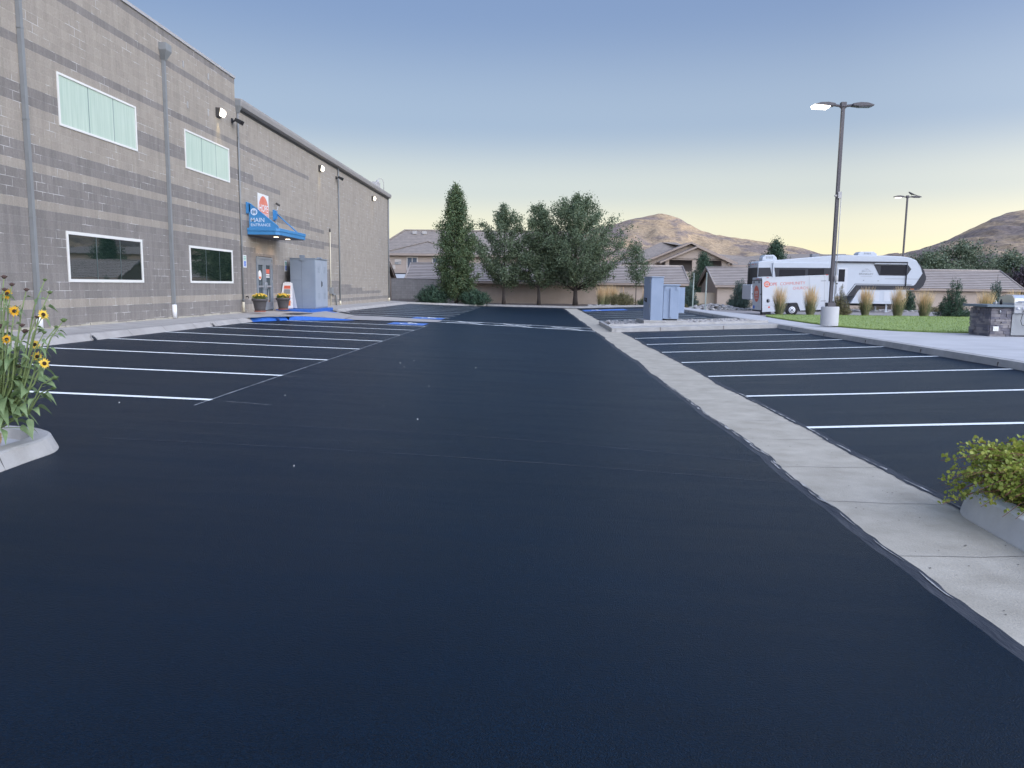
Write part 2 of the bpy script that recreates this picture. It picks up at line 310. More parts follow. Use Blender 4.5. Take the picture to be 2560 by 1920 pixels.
def text_mb(mb,s,size,org,right,up,off=(0,0,0),bold=0,mi=0,align='LEFT',sx=1,fit=0):
    """flat lettering as real faces, placed on a plane"""
    k=(s,bold)
    if k not in _tc:
        c=bpy.data.curves.new('t','FONT'); c.body=s; c.size=1; c.offset=bold; c.resolution_u=3
        o=bpy.data.objects.new('t',c); COL.objects.link(o); dg=bpy.context.evaluated_depsgraph_get()
        me=bpy.data.meshes.new_from_object(o.evaluated_get(dg)); 
        _tc[k]=([tuple(v.co) for v in me.vertices],[tuple(p.vertices) for p in me.polygons])
        bpy.data.objects.remove(o); bpy.data.curves.remove(c); bpy.data.meshes.remove(me)
    vs,fs=_tc[k]; xs=[v[0] for v in vs]; w=(max(xs)-min(xs))
    x0={'LEFT':min(xs),'CENTER':(max(xs)+min(xs))/2,'RIGHT':max(xs)}[align]
    if fit: sx=fit/(w*size)
    R,U,O=Vector(right).normalized(),Vector(up).normalized(),Vector(org)+Vector(off)
    return mb.add([O+R*((v[0]-x0)*size*sx)+U*(v[1]*size) for v in vs],fs,mi)
def disc(mb,c,right,up,rx,ry,n=28,mi=0,r0=0,a0=0,a1=2*PI):
    R,U,C=Vector(right),Vector(up),Vector(c)
    vs=[];fs=[]
    for j in range(n+1):
        t=a0+(a1-a0)*j/n; vs.append(C+R*math.cos(t)*rx+U*math.sin(t)*ry)
        vs.append(C+R*math.cos(t)*rx*r0+U*math.sin(t)*ry*r0 if r0 else C)
    for j in range(n): fs.append((2*j,2*j+2,2*j+3,2*j+1) if r0 else (2*j,2*j+2,2*j+1))
    return mb.add(vs,fs,mi)
# ---------------------------------------------------------------- terrain
def zs(Y): Y=min(max(Y,0),62); return .30-.0046*Y
def gz(X,Y):
    if X>3.4: return min((X-3.4)*.04,.24)
    if X>=2.45: return 0.
    if X>=-4: return (2.45-X)/6.45*zs(Y)
    return zs(Y)+(-4-X)*.028
def frange(a,b,st):
    n=max(1,int(round((b-a)/st))); return [a+(b-a)*i/n for i in range(n+1)]
def sheet(mb,xs,ys,dz=0,mi=0,wob0=None,wob1=None,xf=None):
    """grid sheet following the lot's slope; wob0/wob1 move its left/right edge"""
    vs=[];nx=len(xs)
    for y in ys:
        for i,x in enumerate(xs):
            xx=x
            if i==0 and wob0: xx+=wob0(y)
            if i==nx-1 and wob1: xx+=wob1(y)
            vs.append((xx,y,gz(xx,y)+dz))
    fs=[(j*nx+i,j*nx+i+1,(j+1)*nx+i+1,(j+1)*nx+i) for j in range(len(ys)-1) for i in range(nx-1)]
    return mb.add(vs,fs,mi)
def wob(seed,a):
    rr=random.Random(seed); ph=[rr.uniform(0,6.28) for _ in range(8)]; fq=[.7,1.3,2.1,3.7,6.1,9.7,17,29]; am=[1,.8,.6,.45,.3,.22,.14,.1]
    return lambda y:a*sum(m*math.sin(f*y+p) for m,f,p in zip(am,fq,ph))
# ================================================================ GROUND AND PAVING
g=MB(); g.add([(-1500,-400,-.16),(1500,-400,-.16),(1500,2500,-.16),(-1500,2500,-.16)],[(0,1,2,3)])
struct('ground',g,'ground')
ysA=frange(-22,0,1)[:-1]+frange(0,16,.04)[:-1]+frange(16,34,.12)[:-1]+frange(34,61.2,.3)
w1=wob(3,.016); w2=wob(8,.014)
a=MB()
sheet(a,[-9.85,-7,-4,-2,0,1.5,2.33],ysA,.004,0,None,lambda y:w1(y)-.0)
sheet(a,[-9.85,-4,3.6],frange(61.2,66,.6),0,0)
struct('parking_lot',a,'asphalt')
a=MB(); sheet(a,[2.33,2.46],ysA,.0035,0,w1,lambda y:w1(y)*1.3-.012+.004*math.sin(y*23)); 
sheet(a,[3.385,3.50],ysA,.0035,0,lambda y:w2(y)*1.3+.012+.004*math.sin(y*31),w2); struct('sealer_edge',a,'asphalt_edge')
a=MB(); sheet(a,[3.50,5,7,9.36],ysA,.004,0,w2,None); struct('parking_lot',a,'asphalt')
a=MB(); sheet(a,[2.2,2.45,2.9,3.4,3.6],frange(-22,60,1.0),0,0); struct('gutter_strip',a,'concrete')
a=MB()
rj=random.Random(4)
for k in range(-8,42):
    y=4.85+1.3*k+(rj.random()-.5)*.15; s=rj.uniform(-.06,.10); wd=.007 if y<14 else .011
    J=[(2.25,gz(2.25,y)+.002,0),(2.46,.0025,.02),(2.7,.0025,s*.2+.015),(2.95,.0025,s*.5-.01),(3.2,.0025,s*.7+.01),(3.39,.0025,s),(3.52,.006,s)]; a.add([(x_,y+o_,z_) for x_,z_,o_ in J]+[(x_,y+o_+wd,z_) for x_,z_,o_ in J],[(i,i+1,i+8,i+7) for i in range(6)])
struct('gutter_joints',a,'joint2')
a=MB(); rr=random.Random(77)
def resid(mb,xe,y0,y1,sg):
    y=y0
    while y<y1:
        L_=rr.uniform(.12,.5)*(1 if y<12 else 2); w_=rr.uniform(.008,.032); n=7; vs=[]
        for i in range(n+1):
            t=i/n; yy=y+L_*t; ex=xe(yy); ww=w_*math.sin(PI*min(1,max(0,t)))**.5*rr.uniform(.5,1.1)+.002
            vs+=[(ex,yy,gz(ex,yy)+.0075),(ex+sg*ww,yy,gz(ex+sg*ww,yy)+.0085)]
        mb.add(vs,[(2*i,2*i+1,2*i+3,2*i+2) for i in range(n)]); y+=L_*rr.uniform(.9,1.9)
resid(a,lambda y:2.415+w1(y),4.2,13.5,-1); resid(a,lambda y:2.44+w1(y),6,16,-1); resid(a,lambda y:3.425+w2(y),5.9,12.5,1)
struct('sealer_residue',a,'residue')
a=MB()
for _ in range(110):
    x=rr.uniform(2.5,3.35); y=4+16*rr.random()**1.5; s=rr.uniform(.004,.013); a.add([(x,y,.004),(x+s,y+s*.3,.004),(x+s*.8,y+s*1.2,.004),(x-s*.3,y+s*.8,.004)],[(0,1,2,3)])
tag(a.build('tar_specks','joint'),kind='stuff')
# painted stall lines
def pline(mb,x0,y0,x1,y1,w=.125,n=24,seed=0,dz=.008):
    rr=random.Random(seed); L_=math.hypot(x1-x0,y1-y0); dx,dy=(x1-x0)/L_,(y1-y0)/L_; nx_,ny_=-dy,dx; p1,p2=rr.uniform(0,6),rr.uniform(0,6); vs=[]
    for i in range(n+1):
        t=i/n; o=.012*math.sin(5*t+p1)+.008*math.sin(11*t+p2)
        for sgn in (-1,1):
            x=x0+dx*L_*t+nx_*(o+sgn*w/2); y=y0+dy*L_*t+ny_*(o+sgn*w/2); vs.append((x,y,gz(x,y)+dz))
    mb.add(vs,[(2*i,2*i+1,2*i+3,2*i+2) for i in range(n)])
a=MB()
for k in range(8): pline(a,-9.86 if k<7 else -9.2,9.41+2.743*k,-4,9.41+2.743*k,seed=k)
for k in range(9): pline(a,-9.8,36.9+2.743*k,-4,36.9+2.743*k,w=.15,seed=20+k)
for k in range(7): pline(a,3.46,9.58+2.743*k,9.3,9.60+2.743*k,seed=40+k)
for k in range(7): pline(a,3.46,37.0+2.743*k,8.9,37.0+2.743*k,w=.15,seed=60+k)
# hatched crossing between the two lots
pline(a,-4,32.5,2.42,29.9,seed=80); pline(a,-4,34.1,2.42,31.9,seed=81)
for i in range(3): pline(a,-3.7+2.05*i,32.4-.85*i,-2.1+2.05*i,33.45-.85*i,seed=82+i); pline(a,-2.1+2.05*i,31.8-.85*i,-3.3+2.05*i,33.8-.85*i,seed=86+i)
struct('parking_lines',a,'paint')
a=MB(); pline(a,-4.0,8.95,-4.0,29.3,.03,120,seed=90,dz=.006)
pline(a,-4.0,9.36,-3.2,9.3,.02,8,seed=91,dz=.006); pline(a,-4,12.1,-3.3,12.06,.02,8,seed=92,dz=.006)
struct('chalk_line',a,'chalk')
a=MB()
def scurve(mb,pts,w,seed):
    rr=random.Random(seed); vs=[]
    for (x,y) in pts:
        o=rr.uniform(-.01,.01)
        for s in (-1,1): vs.append((x,y+o+s*w/2,gz(x,y)+.0065))
    mb.add(vs,[(2*i,2*i+1,2*i+3,2*i+2) for i in range(len(pts)-1)])
scurve(a,[(-3.9+6.2*t,7.75+.45*math.sin(2.6*t+.3)-.3*t,) for t in frange(0,1,.02)],.025,1)
scurve(a,[(-4+6.3*t,6.75+.3*math.sin(2.2*t+.6)-.1*t,) for t in frange(0,1,.02)],.02,2)
scurve(a,[(-4+6.3*t,7.15+.38*math.sin(2.4*t+.5)-.3*t,) for t in frange(0,1,.02)],.012,3)
struct('sealer_scuffs',a,'scuff')
# blue accessible-stall markings
def iso(mb,cx,cy,s,mi,z,flip=1):
    """wheelchair symbol, read from the aisle"""
    def P(u,v): return (cx+u*s*flip,cy+v*s,z)
    disc(mb,P(0,.75),(s,0,0),(0,s,0),.14,.14,14,mi)
    mb.add([P(-.07,.55),P(.07,.55),P(.07,.0),P(-.07,.0)],[(0,1,2,3)],mi)
    mb.add([P(.07,.40),P(.36,.40),P(.36,.28),P(.07,.28)],[(0,1,2,3)],mi)
    mb.add([P(.07,.12),P(.42,.12),P(.42,.0),P(.07,.0)],[(0,1,2,3)],mi)
    mb.add([P(.30,.0),P(.42,.0),P(.62,-.5),P(.48,-.5)],[(0,1,2,3)],mi)
    disc(mb,P(-.02,-.18),(s,0,0),(0,s,0),.42,.42,28,mi,r0=.72,a0=math.radians(125),a1=math.radians(365))
for (x0,x1,y0,y1) in ((-5.55,-4.15,29.1,30.75),(-5.55,-4.15,34.85,36.55)):
    a=MB(); n=3
    xs=frange(x0,x1,.35); 
    sheet(a,xs,frange(y0,y1,.4),.010,0); 
    iso(a,(x0+x1)/2,(y0+y1)/2,.72,1,gz((x0+x1)/2,y0)+.024)
    struct('blue_stall_marking',a,['bluesym','paint'])
a=MB(); sheet(a,[3.6,5.1,6.6],frange(53.6,56.6,.5),.010,0); iso(a,4.6,55,1.1,1,gz(4.6,55)+.02)
for i in range(3): a.quad((3.5,53.3+.9*i,.02),(9,53.3+.9*i,.23),(9,53.42+.9*i,.23),(3.5,53.42+.9*i,.02),0)
struct('blue_stall_marking',a,['bluesym','paint'])
# pale flecks on the fresh sealer
a=MB(); rr=random.Random(12)
for (x,y) in [(-1.6,11.8),(-3.3,10.1),(-2.4,14.3),(-2.6,15.0),(-1.9,9.7),(-4.9,8.9),(6.9,8.1),(5.6,7.4),(-2.0,6.3)]+[(rr.uniform(-8,2),rr.uniform(7,20)) for _ in range(6)]:
    s=rr.uniform(.004,.013); s=min(s,.013)*.55; a.box(x,x+s*1.6,y,y+s,gz(x,y)+.004,gz(x,y)+.012)
tag(a.build('paint_flecks','paint'),kind='stuff')
# ---------------------------------------------------------------- left walk with its sloped curb
a=MB(); ys=frange(-6,26.9,.25)
prof=lambda y:[(-9.85,gz(-9.85,y)-.05),(-9.85,gz(-9.85,y)+.0),(-9.99,gz(-9.85,y)+.145),(-10.04,gz(-9.85,y)+.155)]
def loft(mb,ys,prof,mi=0,dx=lambda y:0):
    vs=[];n=None
    for y in ys:
        p=prof(y); n=len(p); vs+=[(x+dx(y),y,z) for x,z in p]
    mb.add(vs,[(j*n+i,j*n+i+1,(j+1)*n+i+1,(j+1)*n+i) for j in range(len(ys)-1) for i in range(n-1)],mi)
loft(a,ys,prof)
loft(a,frange(38.5,61.5,.5),prof)
rj=random.Random(6)
for k in range(34):
    y=-4+1.75*k+rj.uniform(-.2,.2)
    if 26.5<y<38.6: continue
    g0=gz(-9.85,y); x=[(-9.845,g0),(-9.985,g0+.148),(-10.04,g0+.158)]
    a.add([(q,y,z) for q,z in x]+[(q,y+.012,z) for q,z in x],[(0,1,4,3),(1,2,5,4)],1)
struct('left_curb',a,['sidewalk','joint'])
wz=lambda y:gz(-9.85,y)+.155
a=MB(); loft(a,frange(-6,61.5,.5),lambda y:[(-10.04 if not 26.9<=y<=38.5 else -9.75,wz(y)),(-11.22,wz(y)+.07)])
for k in range(22):
    y=-3+3.05*k; a.add([(-10.05,y,wz(y)+.003),(-11.2,y,wz(y)+.073),(-11.2,y+.012,wz(y)+.073),(-10.05,y+.012,wz(y)+.003)],[(0,1,2,3)],1)
loft(a,frange(-6,26.5,.5),lambda y:[(-10.13,wz(y)+.008),(-10.145,wz(y)+.0085)],1)
struct('sidewalk',a,['sidewalk','joint'])
# rough footing strip at the foot of the wall
a=MB(); rr=random.Random(9); y=-5.
while y<29.3:
    w=rr.uniform(.15,.7); a.box(-11.21,-11.165-rr.random()*.02,y,y+w-.015,.3,wz(y)+.105+rr.uniform(-.02,.03)); y+=w
struct('wall_footing',a,'concrete')
# blue bulb-out curb, ramp and crossing walk
def strip(mb,P,h0,h1,mi,inset=.14):
    vs=[]
    for i,(x,y) in enumerate(P):
        h=h0+(h1-h0)*i/(len(P)-1); q=gz(x,y); vs+=[(x,y,q-.02),(x,y,q),(x-inset*.4,y+inset,q+h),(x-inset*.8,y+inset*2,q+h)]
    n=len(P); mb.add(vs,[(4*i+j,4*(i+1)+j,4*(i+1)+j+1,4*i+j+1) for i in range(n-1) for j in range(3)],mi)
a=MB()
A=[(-9.85,26.9),(-9.72,27.5),(-9.5,28.2),(-9.22,28.9)]
vs=[]
for x,y in A: q=gz(x,y); vs+=[(x,y,q-.02),(x,y,q),(x-.14,y+.03,q+.15),(x-.32,y+.05,q+.158)]
a.add(vs,[(4*i+j,4*(i+1)+j,4*(i+1)+j+1,4*i+j+1) for i in range(3) for j in range(3)],0)
B_=[(-9.22,28.9,.15),(-8.7,29.25,.145),(-8.1,29.9,.10),(-7.5,30.6,.04),(-7.1,31.1,.005)]
vs=[]
for x,y,h in B_: q=gz(x,y); vs+=[(x,y,q-.02),(x,y,q),(x-.02,y+.16,q+h),(x-.03,y+.34,q+h+.004)]
a.add(vs,[(4*i+j,4*(i+1)+j,4*(i+1)+j+1,4*i+j+1) for i in range(4) for j in range(3)],0)
C_=[(-9.7,35.9,.16),(-9.3,35.4,.15),(-8.8,35.0,.09),(-8.3,34.6,.02)]
vs=[]
for x,y,h in C_: q=gz(x,y); vs+=[(x+.1,y-.5,q+.01),(x,y-.25,q+h),(x,y,q+h+.004),(x,y+.02,q-.02)]
a.add(vs,[(4*i+j,4*(i+1)+j,4*(i+1)+j+1,4*i+j+1) for i in range(3) for j in range(3)],0)
struct('blue_curb',a,'blue')
a=MB()
top=[(-9.9,27.0),(-9.4,28.9),(-8.9,29.55),(-8.2,30.2),(-7.6,30.9),(-8.1,34.9),(-8.9,35.6),(-9.7,36.2),(-9.9,38.6)]
hz=[.155,.155,.152,.11,.05,.03,.10,.155,.155]
vs=[(x,y,gz(x,y)+h) for (x,y),h in zip(top,hz)]+[(-10.1,27.0,wz(27)),(-10.1,38.6,wz(38.6))]
a.add(vs,[(0,1,9),(1,2,9),(2,7,9),(7,8,10),(7,10,9),(2,3,7),(3,6,7),(3,4,6),(4,5,6)])
P=[(-7.6,30.9),(-4.0,32.3),(-4.0,34.2),(-7.0,35.1),(-8.1,34.9)]
a.add([(x,y,gz(x,y)+(.012 if x>-5 else .03)) for x,y in P]+[(-5.8,31.6,gz(-5.8,31.6)+.02),(-5.8,34.8,gz(-5.8,34.8)+.02)],[(0,5,6,3,4),(5,1,2,6)])
a.add([(-9.35,36.2,wz(36)),(-8.6,36.0,gz(-8.6,36)+.10),(-9.2,38.6,gz(-9.2,38)+.02),(-9.86,38.6,wz(38)),(-9.7,36.2,wz(36)+.002)],[(0,1,2,3,4)])
struct('ramp',a,'sidewalk')
a=MB(); a.add([(-10.05,30.4,wz(30)+.012),(-9.35,30.4,wz(30)+.0),(-9.2,32.0,wz(32)-.0),(-10.0,32.0,wz(32)+.012),(-10.05,30.4,wz(30)-.05),(-9.35,30.4,wz(30)-.05),(-9.2,32,wz(32)-.05),(-10,32,wz(32)-.05)],[(0,1,2,3),(0,1,5,4),(1,2,6,5),(2,3,7,6),(3,0,4,7)])
tag(a.build('door_mat','black',loc=(-9.7,31.2,.55)),'flat black mat lying on the walk between the flower pots and the blue curb','mat')
# curb drain outlets
for i,(y,c,lab) in enumerate([(17.05,'kerb','dark drain hole in the curb nearest the sunflowers'),(23.55,'kerb','dark drain hole in the plain curb just before the blue paint'),(28.35,'blue','dark drain hole cut in the blue painted curb')]):
    g0=gz(-9.85,y); x0=-9.84 if i<2 else -9.40
    t=thing('curb_drain',lab,'drain',(x0,y,g0),'drain outlets in the left curb')
    m=MB(); 
    pts=[(y+.06*math.cos(q),g0+.045+.05*math.sin(q)) for q in frange(0,PI,PI/8)]+[(y-.06,g0+.005),(y+.06,g0+.005)]
    m.add([(x0+.012-(z-g0)*.95,yy,z) for yy,z in pts],[tuple(range(len(pts)))]); m.build('hole','black',t)
    m=MB(); m.path([(x0+.02-(z-g0)*.95,yy,z) for yy,z in [(y+.085*math.cos(q),g0+.04+.075*math.sin(q)) for q in frange(-.2,PI+.2,PI/8)]],.010,5); m.build('lip',c,t)
# near islands -----------------------------------------------------------
def island(name,P,h,soil,mats,lab=None):
    """raised curb ring: P outer outline at pavement level, top outline moved inwards"""
    n=len(P); c=Vector((sum(p[0] for p in P)/n,sum(p[1] for p in P)/n))
    def off(d):
        out=[]
        for i in range(n):
            p=Vector(P[i]); a_=Vector(P[i-1]); b_=Vector(P[(i+1)%n]); t=(b_-a_).normalized(); nn=Vector((-t.y,t.x)); out.append(p+nn*d)
        return out
    o1=off(.0); o2=off(.05); o3=off(.20); o4=off(.215)
    mb=MB(); vs=[]; zs_=[]
    for i in range(n):
        q=gz(*P[i]); zt=q+h; zs_.append(zt-soil); vs+=[(o1[i].x,o1[i].y,q-.03),(o1[i].x,o1[i].y,q+.01),(o2[i].x,o2[i].y,zt-.012),(o2[i].x*.85+o3[i].x*.15,o2[i].y*.85+o3[i].y*.15,zt),(o3[i].x,o3[i].y,zt),(o4[i].x,o4[i].y,zt-soil)]
    k=6; mb.add(vs,[(i*k+j,((i+1)%n)*k+j,((i+1)%n)*k+j+1,i*k+j+1) for i in range(n) for j in range(k-1)],0)
    mb.add([(p.x,p.y,z_) for p,z_ in zip(off(.21),zs_)],[tuple(range(n))],1)
    return struct(name,mb,mats)
P=[(-10.2,2.2),(-4.3,2.2),(-4.02,2.6),(-4.0,3.5),(-4.0,4.6),(-4.0,5.5),(-4.02,5.9)]+[(-4.62+.6*math.cos(t),6.15+.6*math.sin(t)) for t in frange(-.1,1.5,.16)]+[(-5.4,6.77),(-7,6.8),(-10.2,6.8)]
island('left_island_curb',P,.135,.085,['kerb','walk'])
a=MB(); a.add([(-4.0+.004,5.62,.26),(-4.055,5.63,.395),(-4.055,5.642,.395),(-4.0+.004,5.632,.26)],[(0,1,2,3)]); struct('curb_joint',a,'joint')
P=[(3.28,-4),(9.2,-4),(9.2,6.3),(4.4,6.35)]+[(3.95+.62*math.cos(t)-.0,5.72+.6*math.sin(t)) for t in frange(1.5,PI+.05,.17)]+[(3.29,4.5),(3.28,2)]
island('right_island_curb',P,.195,.12,['kerbpale','soil'])
# ---------------------------------------------------------------- right curb, patio, lawn, gravel lot
a=MB(); ysr=frange(-6,57,.5)
vs=[]
for y in ysr: q=gz(9.36,y); vs+=[(9.33,y,q-.05),(9.33,y,q),(9.37,y,q+.145),(9.40,y,q+.152),(9.52,y,q+.155)]
a.add(vs,[(5*i+j,5*i+5+j,5*i+6+j,5*i+1+j) for i in range(len(ysr)-1) for j in range(4)],0)
for k in range(18):
    y=-3+3.1*k; a.box(9.328,9.36,y,y+.012,.20,.33,1)
struct('right_curb',a,['kerb','joint'])
PAT=[(9.51,-8),(36,-8),(36,25.0),(14.5,24.75),(13,24.95),(12.0,25.5),(11.3,26.4),(10.9,27.8),(10.8,30),(10.85,33),(11.05,36.6),(11.3,39.2),(10.7,46),(10.1,53),(9.9,57),(9.51,57)]
a=MB(); a.prism(PAT,'z',.1,.398,0)
for (x0,y0,x1,y1) in [(9.52,12,36,12.4),(9.52,18,36,18.5),(15,-8,15.3,24.8),(22,-8,22.4,24.9),(9.52,28.5,10.85,28.5),(9.52,32.5,10.85,32.5),(9.52,36.5,11,36.5),(9.52,41,11.1,41)]:
    dx,dy=x1-x0,y1-y0; l_=math.hypot(dx,dy); nx_,ny_=-dy/l_*.008,dx/l_*.008
    a.quad((x0-nx_,y0-ny_,.4005),(x1-nx_,y1-ny_,.4005),(x1+nx_,y1+ny_,.4005),(x0+nx_,y0+ny_,.4005),1)
struct('patio',a,['walk','joint'])
LAW=[(36,25.04),(14.5,24.79),(13,24.99),(12.03,25.53),(11.34,26.42),(10.94,27.82),(10.84,30),(10.89,33),(11.09,36.6),(11.45,38.2),(12.6,39.1),(15,39.5),(36,39.8)]
a=MB(); a.prism(LAW,'z',.1,.432,0); struct('lawn',a,'lawn')
rs=np.random.RandomState(5)
def blades(n,xs,ys,z,h,w,rs):
    x=rs.uniform(*xs,n); y=rs.uniform(*ys,n); t=rs.uniform(0,2*PI,n); hh=h*rs.uniform(.6,1.3,n); lx=rs.normal(0,.25*h,n); ly=rs.normal(0,.25*h,n)
    V=np.zeros((n,3,3)); V[:,0]=np.c_[x-np.cos(t)*w,y-np.sin(t)*w,np.full(n,z)]; V[:,1]=np.c_[x+np.cos(t)*w,y+np.sin(t)*w,np.full(n,z)]; V[:,2]=np.c_[x+lx,y+ly,z+hh]
    return V.reshape(-1,3),np.arange(3*n).reshape(-1,3)
a=MB()
def inlaw(x,y):
    c=False;n=len(LAW)
    for i in range(n):
        (x1,y1),(x2,y2)=LAW[i],LAW[i-1]
        if (y1>y)!=(y2>y) and x<(x2-x1)*(y-y1)/(y2-y1)+x1: c=not c
    return c
pts=[]
rr=random.Random(3)
while len(pts)<26000:
    x,y=rr.uniform(10.8,32),rr.uniform(24.7,39.8)
    if inlaw(x,y): pts.append((x,y))
for i in range(len(LAW)-1):
    (x0,y0),(x1,y1)=LAW[i],LAW[i+1]
    if x0>35 and x1>35: continue
    for _ in range(int(150*math.hypot(x1-x0,y1-y0))):
        t=rr.random(); pts.append((x0+(x1-x0)*t+rr.uniform(-.02,.04),y0+(y1-y0)*t+rr.uniform(-.02,.04)))
P_=np.array(pts); n=len(P_); t=rs.uniform(0,2*PI,n); V=np.zeros((n,3,3)); w=.012; z=.425
V[:,0]=np.c_[P_[:,0]-np.cos(t)*w,P_[:,1]-np.sin(t)*w,np.full(n,z)]; V[:,1]=np.c_[P_[:,0]+np.cos(t)*w,P_[:,1]+np.sin(t)*w,np.full(n,z)]
V[:,2]=np.c_[P_[:,0]+rs.normal(0,.02,n),P_[:,1]+rs.normal(0,.02,n),z+.05*rs.uniform(.5,1.2,n)]
a.raw(V.reshape(-1,3),np.arange(3*n).reshape(-1,3)); tag(a.build('grass','lawnb'),'short green turf grass of the lawn by the patio','grass',kind='stuff')
a=MB(); zr=lambda y:.25 if y<45 else max(.0,.25-(y-45)*.0095)
gx=[9.6,16,24,32,42,62]; gy=[38.4,42,45,50,55,60,65,71]
a.add([(x,y,zr(y)) for y in gy for x in gx],[(j*6+i,j*6+i+1,(j+1)*6+i+1,(j+1)*6+i) for j in range(len(gy)-1) for i in range(5)])
a.add([(36,-8,.25),(62,-8,.25),(62,38.4,.25),(36,38.4,.25)],[(0,1,2,3)])
struct('gravel_lot',a,'gravel')
# far planting strip and its curb
a=MB(); F=[(-12.6,63.2),(-9.95,61.4),(-4.6,62.2),(-3.9,63.9),(3.5,61.2),(9.4,60.3),(9.6,60.4)]
vs=[]
for x,y in F: q=gz(min(x,9.4),min(y,61)); vs+=[(x,y,q-.1),(x,y+.03,q+.13),(x,y+.2,q+.14)]
a.add(vs,[(3*i+j,3*i+3+j,3*i+4+j,3*i+1+j) for i in range(len(F)-1) for j in range(2)])
struct('far_curb',a,'kerb')
a=MB(); a.add([(x,y+.19,.125) for x,y in F]+[(16.2,61,.125),(16.2,71.8,.10),(-12.6,71.8,.10)],[tuple(range(len(F)+3))]); struct('planting_bed',a,'soil')
a=MB(); a.add([(-14,60,.30),(-10.0,60,.30),(-9.9,61.3,.28),(-12.6,63,.3),(-14,63,.3)],[(0,1,2,3,4)]); struct('sidewalk',a,'sidewalk')
# cabinet island --------------------------------------------------------
a=MB()
def bar(mb,x0,x1,y0,y1,z0,z1,mi=0): 
    n=8; xs=frange(x0,x1,(x1-x0)/n)
    for i in range(n):
        A_,B2=xs[i],xs[i+1]; mb.add([(A_,y0,gz(A_,y0)+z0),(B2,y0,gz(B2,y0)+z0),(B2,y0+.03,gz(B2,y0)+z1),(A_,y0+.03,gz(A_,y0)+z1),(B2,y1,gz(B2,y0)+z1),(A_,y1,gz(A_,y0)+z1)],[(0,1,2,3),(3,2,4,5)],mi)
bar(a,3.2,9.36,29.65,29.85,-.02,.15); bar(a,3.2,9.36,29.85,30.0,.13,.135,1); bar(a,3.05,9.36,29.98,30.9,.12,.148); bar(a,3.05,9.36,30.9,31.02,.15,.24)
bar(a,3.05,8.0,31.02,31.06,.235,.24); bar(a,3.1,9.3,35.4,35.6,-.02,.14)
a.box(3.05,3.2,29.7,35.6,-.02,.15); a.box(4.9,4.912,29.64,29.86,0,.21,1); a.box(7.3,7.312,29.64,29.86,0,.305,1)
struct('island_curb',a,['kerb','soil'])
a=MB(); a.add([(3.2,31.05,.13),(9.3,31.05,.36),(9.36,35.4,.36),(3.2,35.4,.13)],[(0,1,2,3)]); struct('island_bed',a,'soil')
def rocks(n,fn,r0,r1,seed):
    rr=np.random.RandomState(seed); mb=MB()
    t=(1+5**.5)/2; ico=np.array([(-1,t,0),(1,t,0),(-1,-t,0),(1,-t,0),(0,-1,t),(0,1,t),(0,-1,-t),(0,1,-t),(t,0,-1),(t,0,1),(-t,0,-1),(-t,0,1)])/1.9
    F_=np.array([(0,11,5),(0,5,1),(0,1,7),(0,7,10),(0,10,11),(1,5,9),(5,11,4),(11,10,2),(10,7,6),(7,1,8),(3,9,4),(3,4,2),(3,2,6),(3,6,8),(3,8,9),(4,9,5),(2,4,11),(6,2,10),(8,6,7),(9,8,1)])
    for i in range(n):
        x,y,z=fn(rr); r=rr.uniform(r0,r1); S=rr.uniform(.7,1.25,3)*np.array([1,1,.6]); V=ico*rr.uniform(.8,1.15,(12,1))*S*r; an=rr.uniform(0,6.28); c,s=math.cos(an),math.sin(an)
        V=np.c_[V[:,0]*c-V[:,1]*s,V[:,0]*s+V[:,1]*c,V[:,2]]+np.array([x,y,z+r*.3]); mb.raw(V,F_)
    return mb
def fi(rr):
    x=rr.uniform(3.3,9.3); y=rr.uniform(31.1,35.3-.35*max(0,x-5)); return x,y,.13+(x-3.2)*.0375
tag(rocks(900,fi,.035,.11,1).build('rocks','rock'),'grey and tan river rocks filling the island round the steel cabinet','rocks',kind='stuff')
def fb(rr): x=rr.uniform(4.5,9.5); return x,61.6+rr.uniform(0,3.5)*rr.random(),.14
tag(rocks(260,fb,.07,.2,2).build('rocks','rock'),'pale rocks along the front of the far planting bed','rocks',kind='stuff')
def fp(rr):
    x=rr.normal(13.6,1.1); y=rr.normal(58.5,.7); d=((x-13.6)/2)**2+((y-58.5)/1.5)**2; return x,y,.12+max(0,.34*(1-d))*rr.random()
tag(rocks(420,fp,.08,.2,3).build('rock_pile','rock'),'heap of loose grey rocks on the gravel between the sign posts and the blue-green shrub','rocks',kind='stuff')
def fq(rr): return rr.uniform(11.5,30),rr.normal(60.5,.4),.1
tag(rocks(300,fq,.06,.17,4).build('rocks','rock'),'scattered pale rocks along the back edge of the gravel lot','rocks',kind='stuff')
